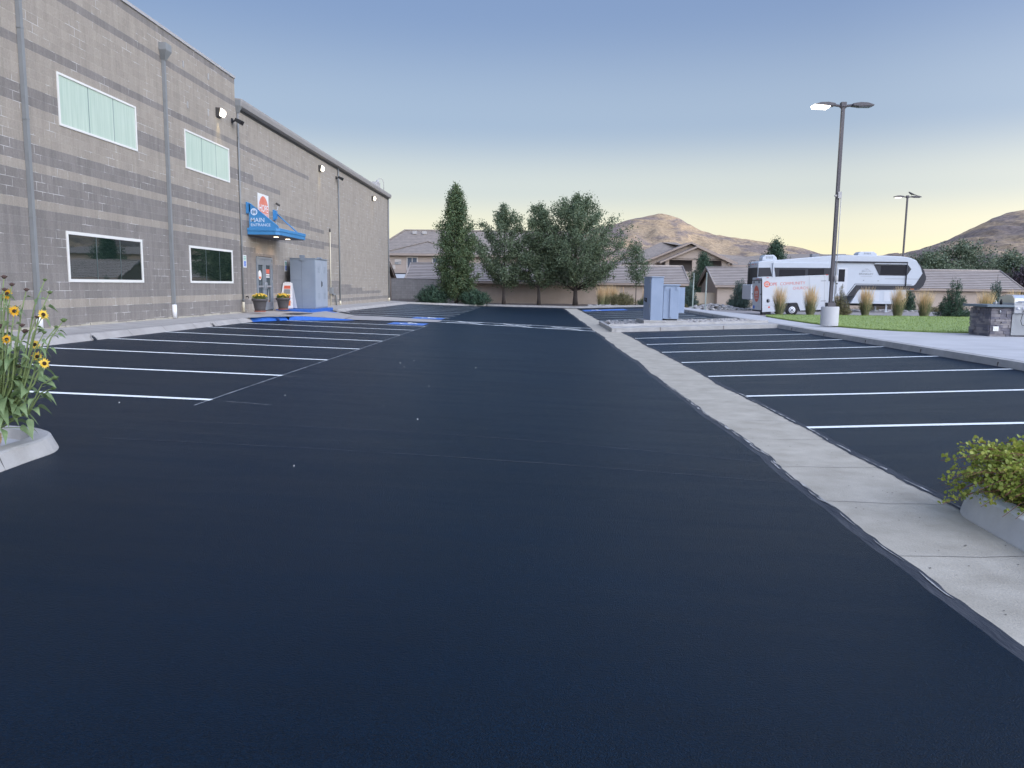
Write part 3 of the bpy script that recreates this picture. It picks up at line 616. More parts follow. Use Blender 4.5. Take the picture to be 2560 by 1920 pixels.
# ================================================================ HILLS
def noise2(x,y,seed=0):
    xi,yi=np.floor(x).astype(int),np.floor(y).astype(int); fx,fy=x-xi,y-yi; fx=fx*fx*(3-2*fx); fy=fy*fy*(3-2*fy)
    def h(a,b): 
        v=np.sin(a*127.1+b*311.7+seed*74.7)*43758.5453; return v-np.floor(v)
    return (h(xi,yi)*(1-fx)+h(xi+1,yi)*fx)*(1-fy)+(h(xi,yi+1)*(1-fx)+h(xi+1,yi+1)*fx)*fy
def fbm(x,y,o=5,seed=0):
    s=0;a_=.5
    for i in range(o): s=s+a_*noise2(x*2**i,y*2**i,seed+i); a_*=.5
    return s
def hill(name,sil,Yr,depth,seed,x0,x1,front=300):
    """ridge at distance Yr with the skyline heights sil=[(X,z)], falling towards the viewer"""
    nx,ny=260,90; X=np.linspace(x0,x1,nx); Yv=np.concatenate([np.linspace(Yr-front,Yr,65),np.linspace(Yr,Yr+depth,26)[1:]])
    XX,YYv=np.meshgrid(X,Yv); k=XX*Yr/YYv
    H=np.interp(k,[s[0] for s in sil],[s[1] for s in sil])
    t=np.clip((YYv-(Yr-front))/front,0,1); tt=np.where(YYv<=Yr,t**.8*(YYv/Yr),1-((YYv-Yr)/depth)**1.3)
    n_=fbm(XX/34+5,YYv/50,5,seed)-.5
    g2=np.abs(fbm(XX/22,YYv/90,4,seed+9)-.5)
    edge=np.clip(1-np.abs(YYv-Yr)/30,0,1)
    Z=H*tt+(n_*14-g2*14)*(1-edge)*np.clip(t*3,0,1)+ (fbm(XX/5,YYv/5,3,seed+3)-.5)*1.6
    Z=np.where(YYv<Yr-front+5,-3,Z)
    V=np.c_[XX.ravel(),YYv.ravel(),Z.ravel()]; m_=len(Yv); F_=[(j*nx+i,j*nx+i+1,(j+1)*nx+i+1,(j+1)*nx+i) for j in range(m_-1) for i in range(nx-1)]
    mb=MB(); mb.v=[tuple(v) for v in V.tolist()]; mb.f=F_; mb.m=[0]*len(F_); mb.sm=[True]*len(F_)
    return struct(name,mb,'hill')
m=bpy.data.materials.new('hill_scrub'); m.use_nodes=True; t=m.node_tree; n=t.nodes; l=t.links; b=n['Principled BSDF']; b.inputs['Roughness'].default_value=1; M['hill']=m
co=n.new("ShaderNodeTexCoord"); 
mpn=n.new("ShaderNodeMapping"); mpn.inputs['Scale'].default_value=(.028,.010,.075); mpn.inputs['Rotation'].default_value=(0,math.radians(22),0); l.new(co.outputs['Object'],mpn.inputs[0])
nz=n.new("ShaderNodeTexNoise"); nz.inputs['Scale'].default_value=1; nz.inputs['Detail'].default_value=9; nz.inputs['Roughness'].default_value=.68; nz.inputs['Distortion'].default_value=.7; l.new(mpn.outputs[0],nz.inputs['Vector'])
rp=n.new("ShaderNodeValToRGB"); e=rp.color_ramp.elements; e[0].position=.47; e[0].color=(.42,.315,.205,1); e[1].position=.57; e[1].color=(.235,.19,.17,1); l.new(nz.outputs[0],rp.inputs[0])
nz2=n.new("ShaderNodeTexNoise"); nz2.inputs['Scale'].default_value=.30; nz2.inputs['Detail'].default_value=6; nz2.inputs['Roughness'].default_value=.75; l.new(co.outputs['Object'],nz2.inputs['Vector'])
mr=n.new("ShaderNodeMapRange"); mr.inputs[1].default_value=.35; mr.inputs[2].default_value=.65; mr.inputs[3].default_value=.6; mr.inputs[4].default_value=1.3; l.new(nz2.outputs[0],mr.inputs[0])
hs=n.new("ShaderNodeVectorMath"); hs.operation='SCALE'; l.new(rp.outputs[0],hs.inputs[0]); l.new(mr.outputs[0],hs.inputs['Scale']); l.new(hs.outputs[0],b.inputs['Base Color'])
bp=n.new("ShaderNodeBump"); bp.inputs['Strength'].default_value=.8; bp.inputs['Distance'].default_value=2; l.new(nz2.outputs[0],bp.inputs['Height']); l.new(bp.outputs[0],b.inputs['Normal'])
m_block_ring=MB(); nA=160; vs=[]  # unseen ridge ring added behind the camera to block low sky glow
for i in range(nA+1):
    a_=math.radians(62+236*i/nA); 
    for (R_,h) in ((330,-3),(430,.45),(560,1),(700,.8)):
        hh=h if h<0 else h*(78+22*math.sin(a_*3.1)+14*math.sin(a_*7.3+1)+6*math.sin(a_*19)); vs.append((R_*math.sin(a_),R_*math.cos(a_),hh))
m_block_ring.add(vs,[(4*i+j,4*i+4+j,4*i+5+j,4*i+1+j) for i in range(nA) for j in range(3)],0,True)
glow_block=m_block_ring
hill('hills',[(-330,5),(-150,12),(-60,20),(0,38),(23,46.2),(52,53.5),(73,57.7),(88,62),(100,64.5),(111,66.8),(120,65.9),(131,61.9),(138,57.5),(148,52.6),(162,48.6),(187,45.7),(209,42.3),(222,40.3),(239,38),(254,33),(279,31),(330,18),(400,3)],700,250,1,-330,420)
hill('hills',[(120,2),(190,12),(230,22),(255,27),(270,28.6),(282,30.2),(293,32.8),(312,39.5),(322,44.6),(334,50.4),(345,56.4),(355,60.3),(368,63.5),(390,68),(430,72),(500,70),(700,55)],600,300,7,120,640,330)
struct('hills',glow_block,'hill')  # the added ring that blocks horizon glow, out of view
# ================================================================ THE BLOCK BUILDING
BX=-11.2
bld=thing('church_building','long two-tone concrete block building with striped courses along the left of the lot','building',(BX,29,0))
BH=.2032; rowz=lambda k:1.27+BH*k
OPEN=[(18.40,22.0,rowz(20),rowz(26)),(25.02,28.64,rowz(20),rowz(26)),(18.40,22.0,rowz(2),rowz(8)),(25.04,28.65,rowz(2),rowz(8)),(31.1,33.0,0,2.79)]
DARKEND={11:41.4,12:44.4,13:34,15:41.43,16:38.8,21:34.35,22:31.1,27:38.8}
def dark(k,y):
    if k in (34,38): return y<29.4
    if k in DARKEND: return y<DARKEND[k]
    if y<29.4: return k in (0,1,2,3,4,5,6,7,8,9) or k<=-2
    if y<31.1: return 0<=k<=8 or k==-2
    if y<33.4: return 0<=k<=7 or k==-2
    if y<42.6: return 0<=k<=5 or k==-2
    return (k==2 and y<44.6) or (k==1 and y<47.5) or (k==0 and y<50.5) or (k==-1 and y<56.7) or (k==-3 and y<59.4)
ybr=sorted(set([-10,59.8,29.4,31.1,33.0,33.4,42.6,44.6,47.5,50.5,56.7,59.4]+list(DARKEND.values())+[q for o in OPEN for q in o[:2]]))
zbr=sorted(set([0.2,2.79,9.2]+[round(rowz(k),4) for k in range(-5,40)]))
w=MB()
for zi in range(len(zbr)-1):
    z0,z1=zbr[zi],zbr[zi+1]; zm=(z0+z1)/2; k=math.floor((zm-1.27)/BH)
    if z1-z0<1e-3: continue
    for yi in range(len(ybr)-1):
        y0,y1=ybr[yi],ybr[yi+1]; ym=(y0+y1)/2
        if ym>29.4 and zm>8.37: continue
        if any(o[0]-.01<ym<o[1]+.01 and o[2]<zm<o[3] for o in OPEN): continue
        w.quad((BX,y0,z0),(BX,y1,z0),(BX,y1,z1),(BX,y0,z1),1 if dark(k,ym) else 0)
w.build('wall',['tan','dark'],bld)
w=MB(); w.quad((BX,59.8,.2),(-45,59.8,.2),(-45,59.8,8.37),(BX,59.8,8.37)); w.quad((BX,-10,.2),(-45,-10,.2),(-45,-10,9.2),(BX,-10,9.2)); w.quad((-45,59.8,.2),(-45,-10,.2),(-45,-10,8.37),(-45,59.8,8.37)); w.quad((BX,29.4,8.3),(-45,29.4,8.3),(-45,29.4,9.2),(BX,29.4,9.2))
w.build('end_wall','tanx',bld)
w=MB(); w.quad((BX,29.4,8.36),(BX,59.8,8.36),(-45,59.8,8.36),(-45,29.4,8.36)); w.quad((BX-.1,-10,9.12),(BX-.1,29.3,9.12),(-45,29.3,9.12),(-45,-10,9.12)); rf=w.build('roof','flash',bld)
for (y,s,x) in [(36.2,.34,-11.75),(37.9,.22,-12.6),(49.5,.34,-11.8)]:
    w=MB(); w.box(x,x+s,y,y+s,8.37,8.62); w.prism([(x-.05,8.62),(x+s+.05,8.62),(x+s/2,8.76)],'y',y-.05,y+s+.05); w.build('roof_vent','flash',rf)
w=MB(); w.box(BX-.3,BX+.035,-10,29.43,9.2,9.29); w.build('coping','flash',bld)
w=MB(); w.box(BX-.1,BX+.02,29.46,59.95,8.10,8.20,1)  # black strip paints the shadow gap beneath the gutter
w.prism([(BX+.02,8.20),(BX+.20,8.24),(BX+.24,8.40),(BX+.24,8.50),(BX-.1,8.54),(BX-.1,8.20)],'y',29.46,59.98,0)
w.build('roof_gutter',['gutter','black'],bld,bevel=.01)
def window(y0,y1,z0,z1,kind):
    f=MB(); t=.075 if kind else .055; xo,xi=BX+.022,BX-.09
    f.box(xi,xo,y0,y1,z1-t,z1-.001); f.box(xi,xo,y0,y1,z0+.001,z0+t); f.box(xi,xo,y0,y0+t,z0+t,z1-t); f.box(xi,xo,y1-t,y1,z0+t,z1-t)
    fr=f.build('window','frame',bld)
    p=MB(); 
    e=[y0+t,y0+t+(y1-y0-2*t)*.35,y0+t+(y1-y0-2*t)*.68,y1-t]
    for i in range(3):
        p=MB(); dx=.0012*math.sin(7*i+y0); p.quad((BX-.0,e[i]+.008,z0+t),(BX-.0+dx*3,e[i+1]-.008,z0+t),(BX-.0+dx*3,e[i+1]-.008,z1-t),(BX-.0,e[i]+.008,z1-t)); p.build('pane','glass' if kind else 'skyrefl',fr)
    for i in (1,2): j=MB(); j.box(BX-.03,BX+.006,e[i]-.009,e[i]+.009,z0+t,z1-t); j.build('mullion','glassj' if kind else 'skyreflj',fr)
    b_=MB(); b_.quad((BX-.12,y0,z0),(BX-.12,y1,z0),(BX-.12,y1,z1),(BX-.12,y0,z1)); b_.build('blind','black',fr)
    return fr
for i,o in enumerate(OPEN[:4]): tag(window(*o,i>1),'dark reflecting ground-floor window with white frame' if i>1 else 'upper window with pale green sky reflection painted into its panes')
# entrance door
f=MB(); z0,z1=.58,2.77; f.box(BX-.1,BX+.035,31.1,31.15,z0,z1); f.box(BX-.1,BX+.035,32.95,33.0,z0,z1); f.box(BX-.1,BX+.035,31.15,32.95,z1-.09,z1); f.build('door_frame','doorgrey',bld)
for s,(ya,yb) in enumerate(((31.15,32.04),(32.06,32.95))):
    d=MB(); xo,xi=BX+.012,BX-.05; st=.17; zt=z1-.09; bars=[(z0,z0+.33),(1.52,1.58),(zt-.24,zt)]
    d.box(xi,xo,ya,ya+st,z0,zt); d.box(xi,xo,yb-st,yb,z0,zt)
    for a_,b2 in bars: d.box(xi,xo,ya+st,yb-st,a_,b2)
    dd=d.build('door','doorgrey',bld)
    gl=MB(); gl.quad((BX-.03,ya+st,z0),(BX-.03,yb-st,z0),(BX-.03,yb-st,zt),(BX-.03,ya+st,zt)); gl.build('glass','glass',dd)
    h=MB(); yy=yb-.07 if s==0 else ya+.07; h.path([(xo,yy,1.45),(xo+.06,yy,1.47),(xo+.06,yy,1.72),(xo,yy,1.74)],.013,6); h.box(xo,xo+.02,ya+st,yb-st,1.53,1.60); h.build('handle','alu',dd)
    if s==0:
        k=MB(); disc(k,(BX-.024,ya+.44,2.02),(0,1,0),(0,0,1),.20,.20,24,0); disc(k,(BX-.022,ya+.44,1.96),(0,1,0),(0,0,1),.12,.10,16,1,a0=PI,a1=2*PI); k.build('sticker',['white','orangered'],dd)
    else:
        k=MB(); k.quad((BX-.024,ya+.2,2.10),(BX-.024,yb-.2,2.10),(BX-.024,yb-.2,2.28),(BX-.024,ya+.2,2.28),0)
        for q in (1.93,2.02): k.quad((BX-.024,ya+.2,q),(BX-.024,yb-.2,q),(BX-.024,yb-.2,q+.055),(BX-.024,ya+.2,q+.055),1)
        k.build('sticker',['coral','white'],dd)
    for q in (.85,1.7,2.45):
        h=MB(); yq=ya-.01 if s==0 else yb+.01; h.cyl((xo+.01,yq,q),'z',.014,.12,8); h.build('hinge','steeld',dd)
def spout(y,w,d,zt,zb,boot,bm,head=None,rnd=False,hl=None):
    m_=MB()
    if rnd: m_.path([(BX+d/2+.01,y,zb+boot),(BX+d/2+.01,y,zt)],w/2,10)
    else: m_.box(BX+.004,BX+d,y-w/2,y+w/2,zb+boot,zt)
    for q in (1.05,3.1,5.2,7.1):
        if q<zt: m_.box(BX+.001,BX+d+.006,y-w/2-.012,y+w/2+.012,q,q+.03)
    s=m_.build('downspout','spout',bld)
    b_=MB(); b_.path([(BX+d/2+.01,y,zb),(BX+d/2+.01,y,zb+boot+.05)],max(w,d)*.72,12); b_.build('boot',bm,s)
    if head:
        h=MB(); zt2=head; hw=w*1.5; a=[(BX+.003,y-w*.6,zt),(BX+d+.02,y-w*.6,zt),(BX+d+.02,y+w*.6,zt),(BX+.003,y+w*.6,zt)]; c=[(BX+.003,y-hw*1.25,zt+.26),(BX+d+.13,y-hw*1.25,zt+.26),(BX+d+.13,y+hw*1.25,zt+.26),(BX+.003,y+hw*1.25,zt+.26)]; e=[(p[0],p[1],zt2) for p in c]
        h.add(a+c+e,[(3,2,1,0),(0,1,5,4),(1,2,6,5),(2,3,7,6),(3,0,4,7),(4,5,9,8),(5,6,10,9),(6,7,11,10),(7,4,8,11),(8,9,10,11)]); h.build('collector_head','spout',s)
    return s
spout(17.12,.10,.095,9.18,.62,.26,'pvc')
spout(23.72,.10,.095,8.28,.60,.36,'pvc',head=8.74)
spout(29.52,.065,.065,8.0,.58,.34,'cream',head=8.46,rnd=True)
spout(44.48,.075,.075,8.2,.48,.2,'cream',rnd=True)
spout(59.62,.10,.10,8.15,.42,.2,'cream',rnd=True)
w=MB(); w.path([(BX,29.9,1.17),(BX+.09,29.9,1.17),(BX+.1,29.9,1.10)],.02,8); w.path([(BX+.09,29.83,1.19),(BX+.09,29.97,1.19)],.012,6); w.build('hose_tap','bronze',bld)
for y,z in ((25.1,8.55),(27.0,8.66),(25.3,7.35),(26.9,7.45)):
    w=MB(); w.box(BX,BX+.03,y,y+.05,z-.1,z+.1); w.build('overflow_slot','flash',bld)
# wall lights ------------------------------------------------------------
def wlamp(y,z,lab,pw):
    t=thing('wall_lamp',lab,'lamp',(BX,y,z),'lit box lamps high on the block wall')
    m_=MB(); m_.prism([(BX+.002,z-.17),(BX+.002,z+.16),(BX+.17,z+.15),(BX+.12,z-.10)],'y',y-.17,y+.17); m_.build('housing','bronze',t)
    m_=MB(); m_.prism([(BX+.122,z-.12),(BX+.172,z+.145),(BX+.245,z+.07),(BX+.25,z-.03),(BX+.18,z-.13)],'y',y-.145,y+.145); m_.build('lens','lens2',t)
    li=bpy.data.objects.new('lamp_light',bpy.data.lights.new('lamp_light','SPOT')); COL.objects.link(li); li.parent=t; li.location=(.10,0,-.24); li.data.energy=pw; li.data.color=(1,.80,.38); li.data.spot_size=math.radians(70); li.data.spot_blend=1; li.data.shadow_soft_size=.08
    li.rotation_euler=(0,math.radians(-6),0)
wlamp(27.75,7.62,'lit box lamp on the tall block wall, nearest and largest of the three',45)
wlamp(40.7,7.62,'lit box lamp on the wall between the two thin downspouts, middle of the three',34)
wlamp(53.9,7.56,'lit box lamp at the far end of the wall, smallest of the three',26)
def flood(y,z,lab):
    t=thing('floodlight',lab,'floodlight',(BX,y,z),'black floodlights on the wall')
    m_=MB(); m_.box(BX,BX+.05,y-.06,y+.06,z-.06,z+.1); m_.path([(BX+.04,y,z),(BX+.2,y,z+.02)],.025,6); m_.build('bracket','black',t)
    m_=MB(); c=Vector((BX+.28,y,z-.01)); R_=Matrix.Rotation(.45,3,'Y'); pts=[R_@Vector(p) for p in [(-.12,-.17,-.05),(.12,-.17,-.08),(.12,-.17,.08),(-.12,-.17,.06),(-.12,.17,-.05),(.12,.17,-.08),(.12,.17,.08),(-.12,.17,.06)]]
    m_.add([c+p for p in pts],[(0,1,2,3),(7,6,5,4),(0,4,5,1),(1,5,6,2),(2,6,7,3),(3,7,4,0)]); m_.build('head','black',t,bevel=.01)
    m_=MB(); c2=c+R_@Vector((.122,0,0)); r_=R_@Vector((0,0,1)); m_.quad(c2+Vector((0,-.14,0))-r_*.06,c2+Vector((0,.14,0))-r_*.06,c2+Vector((0,.14,0))+r_*.06,c2+Vector((0,-.14,0))+r_*.06); m_.build('glass','rvglass',t)
flood(29.02,7.60,'black floodlight beside the step in the roofline, nearest of the two')
flood(44.1,7.60,'small black floodlight below the gutter at the far thin downspout')
# entrance canopy ---------------------------------------------------------
cn=thing('entrance_canopy','bright blue flat canopy with slanted MAIN ENTRANCE fin over the grey doors','canopy',(BX,32,3.6))
x0,x1,ya,yb=BX+.002,-9.96,30.26,33.76
m_=MB(); P=[(x0,ya),(x1-.12,ya),(x1,ya+.12),(x1,yb),(x0,yb)]
m_.prism(P,'z',3.58,3.72); P2=[(p[0]+.025*(p[0]>x0+.1),p[1]+(-.025 if p[1]<ya+.2 else .025 if p[1]>yb-.1 else 0)) for p in P]; m_.prism(P2,'z',3.722,3.84); m_.build('slab','canblue',cn,bevel=.006)
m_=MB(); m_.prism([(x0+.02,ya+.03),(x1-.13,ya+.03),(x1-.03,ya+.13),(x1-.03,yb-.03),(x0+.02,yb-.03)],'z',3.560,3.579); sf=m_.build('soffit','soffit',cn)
m_=MB(); m_.prism([(BX+.09,3.842),(x1+.0,3.842),(x1,3.88),(BX+.19,4.74),(BX+.09,4.74)],'y',ya-.01,ya+.03); fin=m_.build('fin','canblue',cn)
m_=MB(); m_.path([(BX+.15,ya+.01,4.74),(x1-.02,ya+.01,3.89)],.028,8); m_.build('fin_edge','canblue',fin)
m_=MB(); 
text_mb(m_,'MAIN',.235,(BX+.155,ya-.013,4.06),(1,0,0),(0,0,1),bold=.006,fit=.53); text_mb(m_,'ENTRANCE',.15,(BX+.155,ya-.013,3.90),(1,0,0),(0,0,1),bold=.004,fit=.77)
lt=m_.build('lettering','letter',fin)
m_=MB(); disc(m_,(BX+.29,ya-.013,4.45),(1,0,0),(0,0,1),.135,.135,28); m_.build('emblem_disc','letter',fin)
m_=MB(); text_mb(m_,'H',.22,(BX+.29,ya-.018,4.37),(1,0,0),(0,0,1),bold=.01,align='CENTER'); m_.quad((BX+.165,ya-.018,4.435),(BX+.415,ya-.018,4.435),(BX+.415,ya-.018,4.452),(BX+.165,ya-.018,4.452)); m_.quad((BX+.28,ya-.018,4.37),(BX+.297,ya-.018,4.37),(BX+.297,ya-.018,4.53),(BX+.28,ya-.018,4.53)); m_.build('emblem','canblue',fin)
for yy in (30.30,33.42):
    m_=MB(); m_.box(BX+.001,BX+.05,yy-.13,yy+.17,4.38,4.82); m_.box(BX+.05,BX+.14,yy-.05,yy+.09,4.44,4.78); m_.build('wall_bracket','canblue',cn,bevel=.005)
m_=MB(); m_.path([(BX+.12,33.45,4.66),(-10.2,33.5,3.86)],.028,8); m_.build('tie_rod','canblue',cn)
for yy in (31.4,32.9):
    m_=MB(); m_.lathe((-10.45,yy,3.548),[(.09,0),(.10,.012)],20); dl=m_.build('downlight','down',cn)
    li=bpy.data.objects.new('downlight_lamp',bpy.data.lights.new('downlight_lamp','SPOT')); COL.objects.link(li); li.parent=cn; li.location=(-10.45-BX,yy-32,3.54-3.6); li.data.energy=38; li.data.color=(1,.62,.32); li.data.spot_size=math.radians(125); li.data.spot_blend=.8; li.data.shadow_soft_size=.08; li.rotation_euler=(0,math.radians(-14) if False else math.radians(14),0)
# banner -------------------------------------------------------------------
bn=thing('banner','white wall banner with large coral oval logo above the blue canopy','banner',(BX,32.12,3.9))
m_=MB(); m_.box(BX+.001,BX+.02,31.49,32.74,3.88,5.32); m_.build('sheet','white',bn)
m_=MB(); disc(m_,(BX+.024,32.12,4.63),(0,1,0),(0,0,1),.585,.62,40); m_.build('oval','coral2',bn)
for s,z,sz in (('HOPE',4.62,.40),('COMMUNITY',4.44,.175),('CHURCH',4.22,.20)): m_=MB(); text_mb(m_,s,sz,(BX+.028,32.12,z),(0,1,0),(0,0,1),bold=.012,align='CENTER'); m_.build('lettering','white',bn)
m_=MB(); m_.quad((BX+.029,31.56,4.72),(BX+.029,31.76,4.72),(BX+.029,31.76,4.745),(BX+.029,31.56,4.745)); m_.build('logo_bar','white',bn)
# small camera over the canopy, conduit
t=thing('security_camera','small dark camera on a bent arm above the far canopy bracket','camera',(BX,33.6,5.05))
m_=MB(); m_.path([(BX,33.62,4.82),(BX+.1,33.62,4.86),(BX+.12,33.62,5.0)],.012,6); m_.path([(BX+.025,33.62,3.85),(BX+.025,33.62,4.82)],.012,6); m_.build('arm','pvc',t)
m_=MB(); m_.path([(BX+.06,33.55,5.12),(BX+.22,33.6,5.02)],.045,10); m_.build('body','bronze',t)
t=thing('security_camera','dome camera hanging from a gooseneck pole on the far end of the roof','camera',(BX-.5,57.5,8.5))
m_=MB(); m_.path([(BX-.05,58.4,8.5),(BX-.05,58.4,9.15),(BX-.09,58.3,9.38),(BX-.2,58.15,9.47),(BX-.32,58.0,9.44),(BX-.4,57.9,9.32)],.022,8); m_.build('pole','flash',t)
m_=MB(); m_.lathe((BX-.4,57.88,9.05),[(.02,0),(.09,.04),(.11,.10),(.115,.15),(.08,.28)],16); m_.build('dome','flash',t)
m_=MB(); m_.box(BX-1.1,BX-.15,56.6,57.6,8.37,9.05); tag(m_.build('equipment_box','flash',loc=(BX-.6,57,8.4)),'grey metal box on the roof beside the gooseneck camera','box')
# accessible stall signs on the wall
def psign(y,z,lab):
    t=thing('parking_sign',lab,'sign',(BX,y,z),'accessible parking signs on the wall')
    m_=MB(); m_.box(BX+.001,BX+.012,y-.17,y+.17,z-.24,z+.24); m_.build('plate','white',t,bevel=.004)
    m_=MB(); m_.box(BX+.0125,BX+.015,y-.12,y+.12,z+.155,z+.185); m_.box(BX+.0125,BX+.015,y-.13,y+.13,z+.10,z+.125); m_.box(BX+.0125,BX+.015,y-.10,y+.10,z+.045,z+.07); m_.build('green_print','signgreen',t)
    m_=MB(); m_.box(BX+.0125,BX+.016,y-.10,y+.10,z-.19,z+.01); m_.build('blue_square','signblue',t)
    m_=MB(); X=BX+.018; s=.16
    disc(m_,(X,y,z-.02),(0,1,0),(0,0,1),.016,.016,10); m_.quad((X,y-.01,z-.10),(X,y+.01,z-.10),(X,y+.01,z-.035),(X,y-.01,z-.035)); m_.quad((X,y,z-.105),(X,y+.05,z-.105),(X,y+.05,z-.09),(X,y,z-.09)); disc(m_,(X,y-.004,z-.12),(0,1,0),(0,0,1),.05,.05,18,r0=.7,a0=2.2,a1=6.3); m_.build('wheelchair_symbol','white',t)
psign(29.88,2.53,'green, blue and white accessible parking sign left of the doors by the thin downspout'); psign(34.85,2.47,'green, blue and white accessible parking sign between the doors and the grey cabinet')
# conduit
t=thing('electrical_conduit','thin pale conduit standing up the wall past the grey cabinet with a small meter box','conduit',(BX,42.4,.5))
m_=MB(); m_.path([(BX+.06,42.4,.5),(BX+.06,42.4,4.5)],.024,8); m_.build('pipe','cream',t)
m_=MB(); m_.lathe((BX+.06,42.4,4.5),[(.035,0),(.045,.12),(.02,.2)],10); m_.build('cap','bronze',t)
m_=MB(); m_.box(BX,BX+.16,42.25,42.62,1.15,1.5); m_.build('meter_box','spout',t,bevel=.01)
m_=MB(); m_.path([(BX+.08,42.7,1.1),(BX+.1,43.1,1.12),(BX+.1,43.35,.95),(BX+.1,43.4,.5)],.04,8); m_.build('bent_pipe','spout',t)
# grey cabinet on its pad ---------------------------------------------------
t=thing('metal_cabinet','tall grey steel double-door cabinet standing against the wall by the entrance','cabinet',(-10.4,35.6,.64))
X0,X1,Y0,Y1,Z0,Z1=-10.92,-9.8,34.6,36.66,.58,2.80
m_=MB(); m_.box(X0,X1,Y0,Y1,Z0,Z1); m_.box(X0-.02,X1+.03,Y0-.02,Y1+.03,Z1+.001,Z1+.035); m_.build('body','cab',t,bevel=.006)
for ya,yb in ((34.66,35.62),(35.64,36.6)):
    d=MB(); d.box(X1+.001,X1+.02,ya,yb,Z0+.06,Z1-.05); dd=d.build('door','cabd',t,bevel=.004)
    for zz in (1.0,2.2):
        v=MB()
        for q in range(5): v.box(X1+.021,X1+.028,(ya+yb)/2-.16,(ya+yb)/2+.16,zz+.06*q,zz+.06*q+.02)
        v.build('louvre','cab',dd)
h=MB(); h.path([(X1+.02,35.56,1.6),(X1+.06,35.56,1.6),(X1+.06,35.56,1.78)],.014,6); h.box(X1+.02,X1+.03,35.53,35.6,1.55,1.82); h.build('handle','black',t)
v=MB(); v.box((X0+X1)/2-.05,(X0+X1)/2-.044,Y0-.0045,Y0-.001,Z0,Z1); v.box(X0,(X0+X1)/2-.05,Y0-.0045,Y0-.001,1.85,1.857); v.build('seam','joint',t)
v=MB(); v.box((X0+X1)/2-.12,(X0+X1)/2+.12,Y0-.03,Y0-.022,Z1-.08,Z1+.16); v.build('bracket','cab',t)
v=MB(); v.box(X1-.1,X1+.06,35.3,35.6,Z1+.036,Z1+.09); v.build('bracket','cab',t)
m_=MB(); m_.box(-11.15,-9.57,33.2,36.75,.40,.575,0); tag(m_.build('cabinet_pad','blue',loc=(-10.4,35,.5),bevel=.01),'low bright blue painted concrete pad under the grey cabinet','concrete pad')
# flower pots ------------------------------------------------------------------
def quads_at(C,size,rs,up=.3,asp=.6,fold=0):
    """leaf-sized rhombic faces at points C"""
    n=len(C); d=rs.normal(0,1,(n,3)); d[:,2]+=up*1.0; d/=np.linalg.norm(d,axis=1)[:,None]+1e-9
    r=rs.normal(0,1,(n,3)); s=np.cross(d,r); s/=np.linalg.norm(s,axis=1)[:,None]+1e-9
    sz=(size*rs.uniform(.6,1.35,n))[:,None]
    V=np.stack([C-d*sz*.5,C+s*sz*asp*.5,C+d*sz*.5,C-s*sz*asp*.5],1)
    return V.reshape(-1,3),np.arange(4*n).reshape(-1,4)
def pot(x,y,z,lab,seed,fl):
    t=thing('flower_pot',lab,'flower pot',(x,y,z),'flower pots by the entrance')
    m_=MB(); m_.lathe((x,y,z+.03),[(.19,0),(.205,.1),(.255,.35),(.27,.38),(.30,.385),(.305,.47),(.285,.475),(.27,.44),(.02,.43)],28); m_.build('pot','pot',t)
    m_=MB(); m_.lathe((x,y,z),[(.19,0),(.225,.015),(.225,.045),(.19,.045)],24); m_.build('saucer','terra',t)
    rs=np.random.RandomState(seed); 
    C=rs.normal(0,1,(520,3)); C/=np.linalg.norm(C,axis=1)[:,None]; C*=rs.uniform(.5,1,(520,1)); C=C*np.array([.29,.29,.14])+np.array([x,y,z+.55]); m_=MB(); m_.raw(*quads_at(C,.06,rs)); m_.build('foliage','barb2',t)
    m_=MB()
    for i in range(fl):
        a_=rs.uniform(0,2*PI); r=.29*math.sqrt(rs.uniform(0,1)); c=Vector((x+r*math.cos(a_),y+r*math.sin(a_),z+.60+.09*(1-(r/.3)**2)+rs.uniform(-.02,.03))); nr=Vector((math.cos(a_)*r*2,math.sin(a_)*r*2-.3,1)).normalized(); u=nr.orthogonal().normalized(); v=nr.cross(u)
        for k in range(7):
            q=2*PI*k/7; d_=u*math.cos(q)+v*math.sin(q); e_=nr.cross(d_); L2=rs.uniform(.035,.05); m_.add([c,c+d_*L2*.6+e_*L2*.35,c+d_*L2+nr*.008,c+d_*L2*.6-e_*L2*.35],[(0,1,2,3)],0)
        if i%3==0: disc(m_,c+nr*.006,u,v,.014,.014,8,1)
    tag(m_.build('flowers',['yellow','disc'],t),kind='stuff')
pot(-10.5,29.45,.60,'charcoal flower pot with pale yellow blooms nearest the thin downspout',1,60)
pot(-10.62,32.6,.585,'charcoal flower pot with golden yellow blooms in front of the sandwich board',2,52)
# sandwich board
t=thing('sandwich_board','white and orange A-frame sandwich board leaning beside the grey cabinet','sandwich board',(-10.98,34.2,.6))
for s in (-1,1):
    m_=MB(); cx,cy,z0=-10.93,34.25,.60; off=lambda z:s*(.30*(1-(z-z0)/1.12)+.012)
    c=[(cx-.30,z0),(cx+.30,z0),(cx+.20,z0+1.12),(cx-.20,z0+1.12)]
    vs=[(x,cy+off(z),z) for x,z in c]+[(x,cy+off(z)+s*.02,z) for x,z in c]
    m_.add(vs,[(0,1,2,3),(7,6,5,4),(0,4,5,1),(1,5,6,2),(2,6,7,3),(3,7,4,0)]); pn=m_.build('panel','white',t)
    if s==-1:
        for (za,zb,mt,w_) in ((.12,.34,'orangered',.20),(.38,.60,'coral2',.17),(.64,.84,'spout',.15),(.86,1.0,'coral',.15)):
            k=MB(); k.quad((cx-w_,cy+off(z0+za)-.026,z0+za),(cx+w_,cy+off(z0+za)-.026,z0+za),(cx+w_*.93,cy+off(z0+zb)-.026,z0+zb),(cx-w_*.93,cy+off(z0+zb)-.026,z0+zb)); k.build('print',mt,pn)
